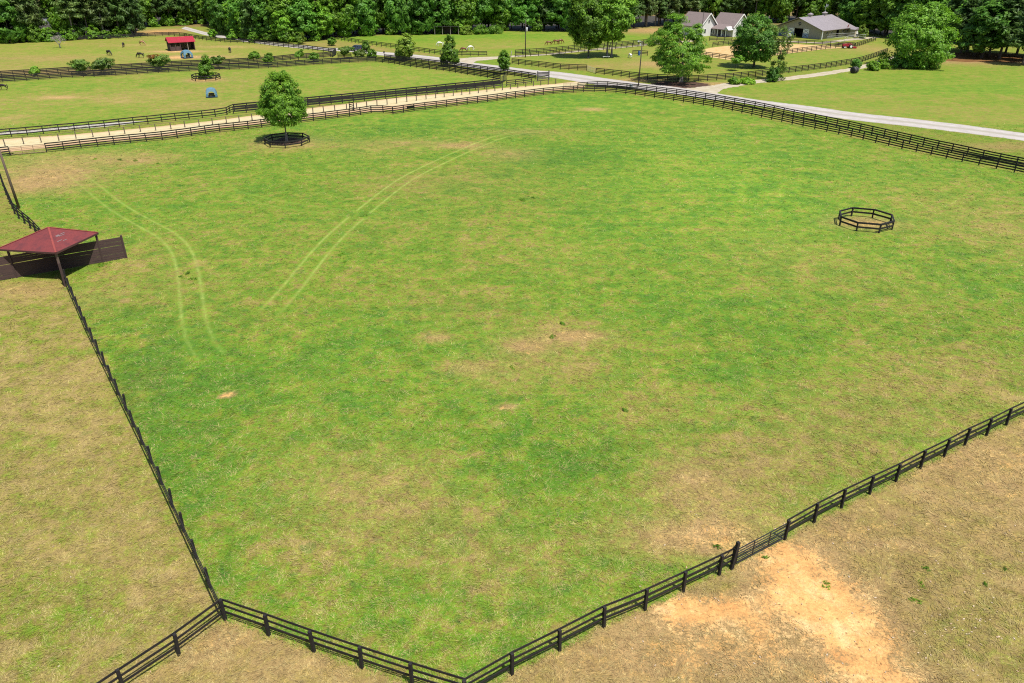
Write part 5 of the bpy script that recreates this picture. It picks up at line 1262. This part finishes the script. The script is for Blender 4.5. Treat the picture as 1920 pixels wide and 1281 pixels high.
# ------------------------------------------------------------------ the barn
M['barn_wall'] = surf('olive_grey_siding', alb(172,164,150,1.4), .8, .05, 1.5, stretch=(1,1,.2))
M['barn_roof'] = surf('taupe_metal_roof', alb(178,168,170,1.65), .45, .1, .5)
M['barn_trim'] = surf('dark_barn_trim', (.045,.04,.038), .7, .25, 2)
M['blue_door'] = surf('blue_white_door', alb(176,196,226,1.7), .6, .12, 2)
M['stall_blue'] = surf('blue_stall_door', alb(70,110,160,1.7), .6, .2, 2)
def barn():
    zl, zp = 3.2, 6.3
    W, D, rz = 17.0, 20.0, math.radians(-50)
    u2 = Vector((math.cos(rz), math.sin(rz), 0)); o0 = G(1537, 74.0) - u2 * W
    root = empty('barn', o0, rz); tag(root, 'long olive-grey horse barn with taupe roof and white crossed doors', 'barn')
    t = .15
    w = MB()
    # front wall pierced by the middle doorway
    dw0, dw1, dh = W*.40, W*.60, 3.0
    w.box(0, dw0, 0, t, 0, zl); w.box(dw1, W, 0, t, 0, zl); w.box(dw0, dw1, 0, t, dh, zl)
    w.box(0, W, D-t, D, 0, zl); w.box(0, t, t, D-t, 0, zl)
    sd = D*.52                                                             # side wall with one doorway
    w.box(W-t, W, t, sd, 0, zl); w.box(W-t, W, sd+1.8, D-t, 0, zl); w.box(W-t, W, sd, sd+1.8, 2.4, zl)
    w.build('wall', M['barn_wall'], root)
    g = MB(); g.prism([(0,.0,zl+.002),(W,.0,zl+.002),(W/2,.0,zp-.1)], (0,t,0)); g.prism([(0,D-t,zl+.002),(W,D-t,zl+.002),(W/2,D-t,zp-.1)], (0,t,0)); g.build('gable', M['barn_wall'], root)
    i = MB(); i.box(t, W-t, 6, 6.1, 0, zl); i.build('inner_wall', M['barn_trim'], root)
    r = MB(); ov, of = 1.5, 1.3; sl = (zp - zl)/(W/2)
    for s, x0 in ((1, -ov), (-1, W + ov)):
        z0 = zl - ov*sl + .12
        r.add([(x0,-of,z0),(x0,D+.6,z0),(W/2,D+.6,zp+.12),(W/2,-of,zp+.12),(x0,-of,z0+.14),(x0,D+.6,z0+.14),(W/2,D+.6,zp+.26),(W/2,-of,zp+.26)], [(0,3,2,1),(4,5,6,7),(0,1,5,4),(1,2,6,5),(2,3,7,6),(3,0,4,7)])
    ro = r.build('roof', M['barn_roof'], root)
    sm = MB()
    for q in range(1, 30):
        y = -of + (D + of + .6)*q/30
        for x0 in (-ov, W+ov): sm.bar((x0, y, zl - ov*sl + .275), (W/2, y, zp + .275), .05, .03)
    sm.build('seam', M['barn_roof'], ro)
    for q in (.3, .78):
        c = MB(); y = D*q; c.box(W/2-.6, W/2+.6, y-.6, y+.6, zp, zp+.95); cu = c.build('cupola', M['barn_wall'], root)
        c = MB(); c.add([(W/2-.85,y-.85,zp+.952),(W/2+.85,y-.85,zp+.952),(W/2+.85,y+.85,zp+.952),(W/2-.85,y+.85,zp+.952),(W/2,y,zp+1.5)], [(0,3,2,1),(0,1,4),(1,2,4),(2,3,4),(3,0,4)]); c.build('cupola_roof', M['barn_roof'], cu)
        if q > .5:
            c = MB(); c.tube([(W/2,y,zp+1.45),(W/2,y,zp+4.0)], .09, 6); c.bar((W/2-.7,y,zp+3.0),(W/2+.7,y,zp+3.0), .1, .1); c.prism([(W/2-.1,y,zp+3.3),(W/2+.75,y,zp+3.2),(W/2+.9,y,zp+3.8),(W/2+.2,y,zp+3.7)], (0,.05,0)); c.build('weathervane', M['galv'], cu)
    # sliding cross-braced doors either side of the opening
    for x0 in (dw0 - 2.3, dw1 + .1):
        d = MB(); d.box(x0, x0+2.2, -.10, -.03, 1.55, 2.95); dd = d.build('door', M['white_paint'], root)
        b = MB(); b.box(x0, x0+2.2, -.10, -.03, .1, 1.545); b.build('lower_panel', M['blue_door'], dd)
        x = MB()
        for za, zb in ((.1,1.5),(1.6,2.9)):
            x.bar((x0+.1,-.125,za+.1),(x0+2.1,-.125,zb-.05), .05, .14, up=Vector((0,1,0))); x.bar((x0+.1,-.135,zb-.05),(x0+2.1,-.135,za+.1), .05, .14, up=Vector((0,1,0)))
        x.build('cross_brace', M['barn_trim'], dd)
    d = MB(); d.box(1.0, 3.0, -.10, -.03, .2, 2.0); d.build('stall_door', M['stall_blue'], root)
    s = MB(); s.tube([(W/2,-.02,zl+1.25),(W/2,-.12,zl+1.25)], .55, 12); s.build('gable_vent', M['barn_trim'], root)
    lo = MB(); lo.bar((W/2-.4,-.16,zl+1.0),(W/2+.4,-.16,zl+1.5),.05,.1,up=Vector((0,1,0))); lo.build('gable_cross', M['white_paint'], root)
    for x in (-1.2, W+1.2):
        for y in (-1.0,):
            c = MB(); c.box(x-.12, x+.12, y-.12, y+.12, 0, zl - 1.2*sl + .12); c.build('porch_post', M['barn_trim'] if x < 0 else M['white_paint'], root)
    for q in (.2, .36, .74, .88):
        wn_ = MB(); wn_.box(W+.01, W+.06, D*q-.5, D*q+.5, 1.3, 2.3); f_ = wn_.build('window', M['white_paint'], root)
        wn_ = MB(); wn_.box(W+.062, W+.07, D*q-.4, D*q+.4, 1.4, 2.2); wn_.build('pane', M['dark_glass'], f_)
    # flag on a slanting staff by the side wall: hangs from the barn
    fp = root.matrix_basis @ Vector((W + .2, D*.78, 1.9))
    fl = empty('flag', fp); tag(fl, 'orange-red flag on a slanting staff on the barn side', 'flag')
    c = MB(); c.tube([(0,0,0),(.9,-.9,2.4)], .05, 6); c.build('staff', M['pole_dark'], fl)
    c = MB(); V_ = []; n_ = 8
    for a_ in range(n_+1):
        for b_ in range(5):
            V_.append((.9 - .25*a_/n_ - .08*b_ + .07*math.sin(b_*1.9 + a_*.4), -.9 + .22*a_/n_ + .10*math.sin(b_*1.6), 2.35 - 1.55*a_/n_ - .12*b_))
    c.add(V_, [(a_*5+b_, a_*5+b_+1, (a_+1)*5+b_+1, (a_+1)*5+b_) for a_ in range(n_) for b_ in range(4)]); c.build('cloth', surf('orange_red_cloth', alb(224,84,56,1.7), .8, .15, 2), fl)
    return root
barn()
# pale pipe pen, water trough and small shed near the barn
def pipe_pen(label, px):
    root = empty('pipe_pen', G(*px[0])); tag(root, label, 'pen'); ps = wpts(px)
    for a, b in zip(ps[:-1], ps[1:]):
        a, b = a - ps[0], b - ps[0]; mb = MB()
        for z in (.45, .95, 1.5): mb.tube([up(a, z), up(b, z)], .05 if z > 1.4 else .03, 5)
        mb.tube([up(a, 0), up(a, 1.55)], .05, 5); mb.build('panel', M['galv'], root)
pipe_pen('pale metal pipe pen on the grass beside the barn', [(1550,77.5),(1582,80.5),(1588,76.5),(1622,73.5),(1616,69.5),(1552,73)])
sh2 = empty('small_shed', G(1601,69), .45); tag(sh2, 'little beige shed at the far end of the barn', 'shed')
mb = MB(); mb.box(-1.1,1.1,-1.1,1.1,0,2.5); mb.build('wall', surf('beige_siding', alb(222,206,176,1.7), .8, .1, 2), sh2)
mb = MB(); mb.prism([(-1.35,-1.35,2.45),(1.35,-1.35,2.45),(0,-1.35,3.2)], (0,2.7,0)); mb.build('roof', M['barn_roof'], sh2)
mb = MB(); mb.box(-.45,.45,-1.16,-1.11,.05,2.0); mb.build('door', M['white_paint'], sh2)

# ------------------------------------------------------------------ the white houses
M['house_wall'] = surf('white_board_siding', (.56,.54,.52), .75, .08, 1.5)
M['house_roof'] = surf('taupe_shingle', alb(162,144,140,1.9), .9, .16, 1.2)
M['house_grey'] = surf('grey_lower_siding', alb(150,142,140,1.7), .8, .15, 1.5)
def house(label, pe, W, D, zl, zp, rz, porch=False):
    """ridge along local x; the gable end at +x faces the camera's right"""
    root = empty('house', pe, rz); tag(root, label, 'house', 'white gabled houses')
    w = MB(); w.box(0, W, 0, D, 0, zl); w.build('wall', M['house_wall'], root)
    g = MB()
    for x in (0, W-.2): g.prism([(x, 0, zl+.002), (x, D, zl+.002), (x, D/2, zp-.05)], (.2,0,0))
    g.build('gable', M['house_wall'], root)
    r = MB(); ov = .6; sl = (zp-zl)/(D/2)
    for y0 in (-ov, D+ov):
        z0 = zl - ov*sl + .06
        r.add([(-ov,y0,z0),(W+ov,y0,z0),(W+ov,D/2,zp+.06),(-ov,D/2,zp+.06),(-ov,y0,z0+.16),(W+ov,y0,z0+.16),(W+ov,D/2,zp+.22),(-ov,D/2,zp+.22)], [(0,3,2,1),(4,5,6,7),(0,1,5,4),(1,2,6,5),(2,3,7,6),(3,0,4,7)])
    r.build('roof', M['house_roof'], root)
    b = MB()
    for y0 in (-ov, D+ov): b.bar((W+ov+.03, y0, zl - ov*sl + .14), (W+ov+.03, D/2, zp+.14), .06, .3, up=Vector((0,0,1)))
    b.build('bargeboard', M['white_paint'], root)
    def win(x, y, z, w_, h_, side):
        f = MB(); q = MB()
        if side == 'x': f.box(x, x+.06, y-w_/2, y+w_/2, z, z+h_); q.box(x+.062, x+.07, y-w_/2+.1, y+w_/2-.1, z+.1, z+h_-.1)
        else: f.box(x-w_/2, x+w_/2, y-.06, y, z, z+h_); q.box(x-w_/2+.1, x+w_/2-.1, y-.07, y-.062, z+.1, z+h_-.1)
        p = f.build('window', M['white_paint'], root); q.build('pane', M['dark_glass'], p)
    win(W+.002, D/2, zl+.7, .9, 1.3, 'x')
    win(W+.002, D*.3, 1.0, 1.0, 1.5, 'x'); win(W+.002, D*.72, 1.0, 1.0, 1.5, 'x')
    if porch:
        pd = 2.6; z1 = zl - .05
        pr = MB(); pr.add([(-ov, -pd-.4, 2.35), (W*.92, -pd-.4, 2.35), (W*.92, -.02, z1+.5), (-ov, -.02, z1+.5), (-ov, -pd-.4, 2.5), (W*.92, -pd-.4, 2.5), (W*.92, -.02, z1+.65), (-ov, -.02, z1+.65)], [(0,3,2,1),(4,5,6,7),(0,1,5,4),(1,2,6,5),(2,3,7,6),(3,0,4,7)])
        pr.build('porch_roof', M['house_roof'], root)
        lw = MB(); lw.box(0, W*.42, -pd, -.01, 0, 2.36); lw.build('sun_room', M['house_grey'], root)
        for x in (.8, 1.9, 3.0): win(x, -pd-.002, .6, .8, 1.5, 'y')
        for x in (W*.5, W*.70, W*.89):
            c = MB(); c.box(x-.12, x+.12, -pd-.12, -pd+.12, 0, 2.36); c.build('porch_post', M['white_paint'], root)
        dk = MB(); dk.box(W*.43, W*.92, -pd-.2, -.01, 0, .16); dk.build('porch_deck', M['house_grey'], root)
        dr = MB(); dr.box(W*.6, W*.6+1.0, -.07, -.003, .17, 2.2); dr.build('door', M['barn_trim'], root)
        gx = MB(); gx.prism([(W*.80, -pd-.45, 2.4), (W*1.0+.5, -pd-.45, 2.4), (W*.92, -pd-.45, 3.5)], (0,pd+.3,0)); gx.build('porch_gable', M['house_wall'], root)
    else:
        for x in (W*.3, W*.6): win(x, -.002, 1.0, 1.0, 1.4, 'y')
def at_corner(px, py, W, dy, rz):          # origin so that local (W, dy) stands at a photo pixel
    q = Matrix.Rotation(rz, 3, 'Z') @ Vector((W, dy, 0)); return G(px, py) - q
house('white gabled house with taupe roof and a columned front porch', at_corner(1364, 70.5, 9.5, -2.6, -.95), 9.5, 8.2, 3.4, 7.2, -.95, True)
house('white gabled house half hidden behind the spreading tree', at_corner(1312, 69, 9.5, 0, -.95), 9.5, 8.0, 3.6, 7.4, -.95)
house('white house glimpsed between the pines behind the tan paddock', G(84,46), 7.0, 7.0, 5.0, 8.0, -.3)
# dark open shed under the wood edge
ws = empty('wood_edge_shed', G(815,65.2), .05); tag(ws, 'dark low shed in the shade of the wood behind the horse field', 'shed')
L = 45*MPP(65)
mb = MB(); mb.box(0, L, 3.9, 4.0, 0, 2.3); mb.box(0,.1,0,3.9,0,2.3); mb.box(L-.1,L,0,3.9,0,2.3); mb.build('wall', M['shed_plank'], ws)
mb = MB(); mb.add([(-.3,-.5,2.7),(L+.3,-.5,2.7),(L+.3,4.4,2.3),(-.3,4.4,2.3),(-.3,-.5,2.8),(L+.3,-.5,2.8),(L+.3,4.4,2.4),(-.3,4.4,2.4)], [(0,3,2,1),(4,5,6,7),(0,1,5,4),(1,2,6,5),(2,3,7,6),(3,0,4,7)]); mb.build('roof', M['barn_trim'], ws)
for x in (.1, L*.33, L*.66, L-.1):
    o = bpy.data.objects.new('post', post_mesh(2.66, .16, M['pole_pale'])); link(o, ws); o.location = (x, -.1, 0)

# ------------------------------------------------------------------ vehicles
M['car_paint'] = surf('grey_blue_car_paint', alb(96,112,136,1.7), .28, .06, 1, metallic=.3)
M['tyre'] = surf('tyre_rubber', (.015,.015,.016), .8, .2, 5)
def wheel(root, x, y, r, w, rimm):
    t = MB(); t.tube([(0,-w/2,0),(0,-w/2+.03,0),(0,w/2-.03,0),(0,w/2,0)], [r*.9,r,r,r*.9], 16)
    o = t.build('wheel', M['tyre'], root, (x, y, r), smooth=False)
    s = MB(); s.tube([(0,-w/2-.012,0),(0,w/2+.012,0)], r*.58, 12); s.build('rim', rimm, o)
def car(label, px, py, rz):
    root = empty('car', G(px, py), rz); tag(root, label, 'car')
    prof = [(-2.25,.38),(-2.3,.75),(-2.2,1.05),(-1.0,1.12),(-.95,1.13),(.0,1.14),(1.2,1.13),(2.15,1.10),(2.28,.9),(2.28,.42)]   # front at -x
    b = MB(); b.prism([(x, -.9, z) for x, z in prof], (0, 1.8, 0)); b.build('body', M['car_paint'], root, bevel=.07)
    cab = [(-1.05,1.12),(-.35,1.66),(1.75,1.70),(2.15,1.12)]
    c = MB(); vs = [(x, s*(.86 if z < 1.3 else .70), z) for s in (-1, 1) for x, z in cab]
    c.add(vs, [(0,1,2,3),(7,6,5,4),(0,4,5,1),(1,5,6,2),(2,6,7,3),(3,7,4,0)]); c.build('window', M['dark_glass'], root, bevel=.03)
    rf = MB(); rf.box(-.33,1.74,-.69,.69,1.675,1.73); rf.build('roof', M['car_paint'], root, bevel=.03)
    for x in (-.2, .75, 1.55):
        for s in (-1, 1):
            p = MB(); p.bar((x+.12, s*.87, 1.12), (x, s*.715, 1.68), .07, .05); p.build('pillar', M['car_paint'], root)
    for x in (-1.42, 1.38):
        for s in (-1, 1): wheel(root, x, s*.82, .36, .24, M['galv'])
    for s in (-1, 1):
        h = MB(); h.box(-2.315,-2.2,s*.68-.18,s*.68+.18,.72,.9); h.build('headlight', M['white_paint'], root)
        h = MB(); h.box(2.2,2.30,s*.72-.12,s*.72+.12,.72,1.02); h.build('tail_light', M['red_metal'], root)
car('grey-blue car parked on the road between two shrubs', 668, 95.8, math.radians(-28))
def red_machine():
    root = empty('tractor', G(1589, 90.8), math.radians(4)); tag(root, 'small red tractor with a tan seat standing inside the arena corner', 'tractor')
    b = MB(); b.prism([(-1.7,-.4,.6),(-1.75,-.4,1.25),(-.4,-.4,1.42),(-.3,-.4,.95),(.9,-.4,.9),(.9,-.4,.55)], (0,.8,0)); b.build('body', M['red_metal'], root, bevel=.06)
    for s in (-1, 1):
        f = MB(); f.prism([(.15,s*.5-.17,.85),(.2,s*.5-.17,1.25),(.6,s*.5-.17,1.42),(1.1,s*.5-.17,1.3),(1.3,s*.5-.17,.9)], (0,.34,0)); f.build('fender', M['red_metal'], root)
        wheel(root, .65, s*.78, .62, .34, M['white_paint']); wheel(root, -1.2, s*.55, .38, .22, M['white_paint'])
    s = MB(); s.box(.3,.85,-.25,.25,1.0,1.12); s.box(.8,.9,-.25,.25,1.12,1.6); s.build('seat', surf('tan_seat', (.4,.22,.12), .6, .2, 4), root, bevel=.03)
    s = MB(); s.tube([(-.3,0,1.3),(0,0,1.6)], .03, 6); s.tube([(.0,-.2,1.58),(.0,.2,1.62)], .03, 6); s.build('steering_wheel', M['black_void'], root)
    h = MB(); h.box(1.3,2.6,-.9,.9,.3,.42)
    for k in range(8): h.box(1.4+.15*k,1.45+.15*k,-.85,.85,0,.3)
    h.build('harrow', M['red_metal'], root)
red_machine()
# black covered bale by the driveway
bl = empty('covered_bale', G(1601,137.5)); tag(bl, 'black plastic-covered round bale beside the side driveway bush', 'bale')
mb = MB(); n_ = 14; mb.tube([(-.75,0,.78),(-.7,0,.78),(.7,0,.78),(.75,0,.78)], [.66,.78,.80,.64], n_); o = mb.build('wrap', M['black_void'], bl, smooth=True); o.rotation_euler.z = .5
mb = MB(); mb.tube([(-.42,-.01,.78),(-.36,-.01,.78)], .815, n_); mb.tube([(.34,0,.78),(.40,0,.78)], .822, n_); o = mb.build('strap', M['pole_pale'], bl); o.rotation_euler.z = .5
tr_ = empty('water_tank', G(1478.5,73.5)); tag(tr_, 'white rounded water tank under the barn porch eave', 'tank')
mb = MB(); mb.tube([(0,0,0),(0,0,1.3),(0,0,1.65),(0,0,1.8)], [.8,.8,.62,.2], 14); mb.build('body', M['white_paint'], tr_, smooth=True)
mb = MB(); mb.tube([(0,0,1.78),(0,0,1.9)], .22, 10); mb.build('lid', M['barn_trim'], tr_)
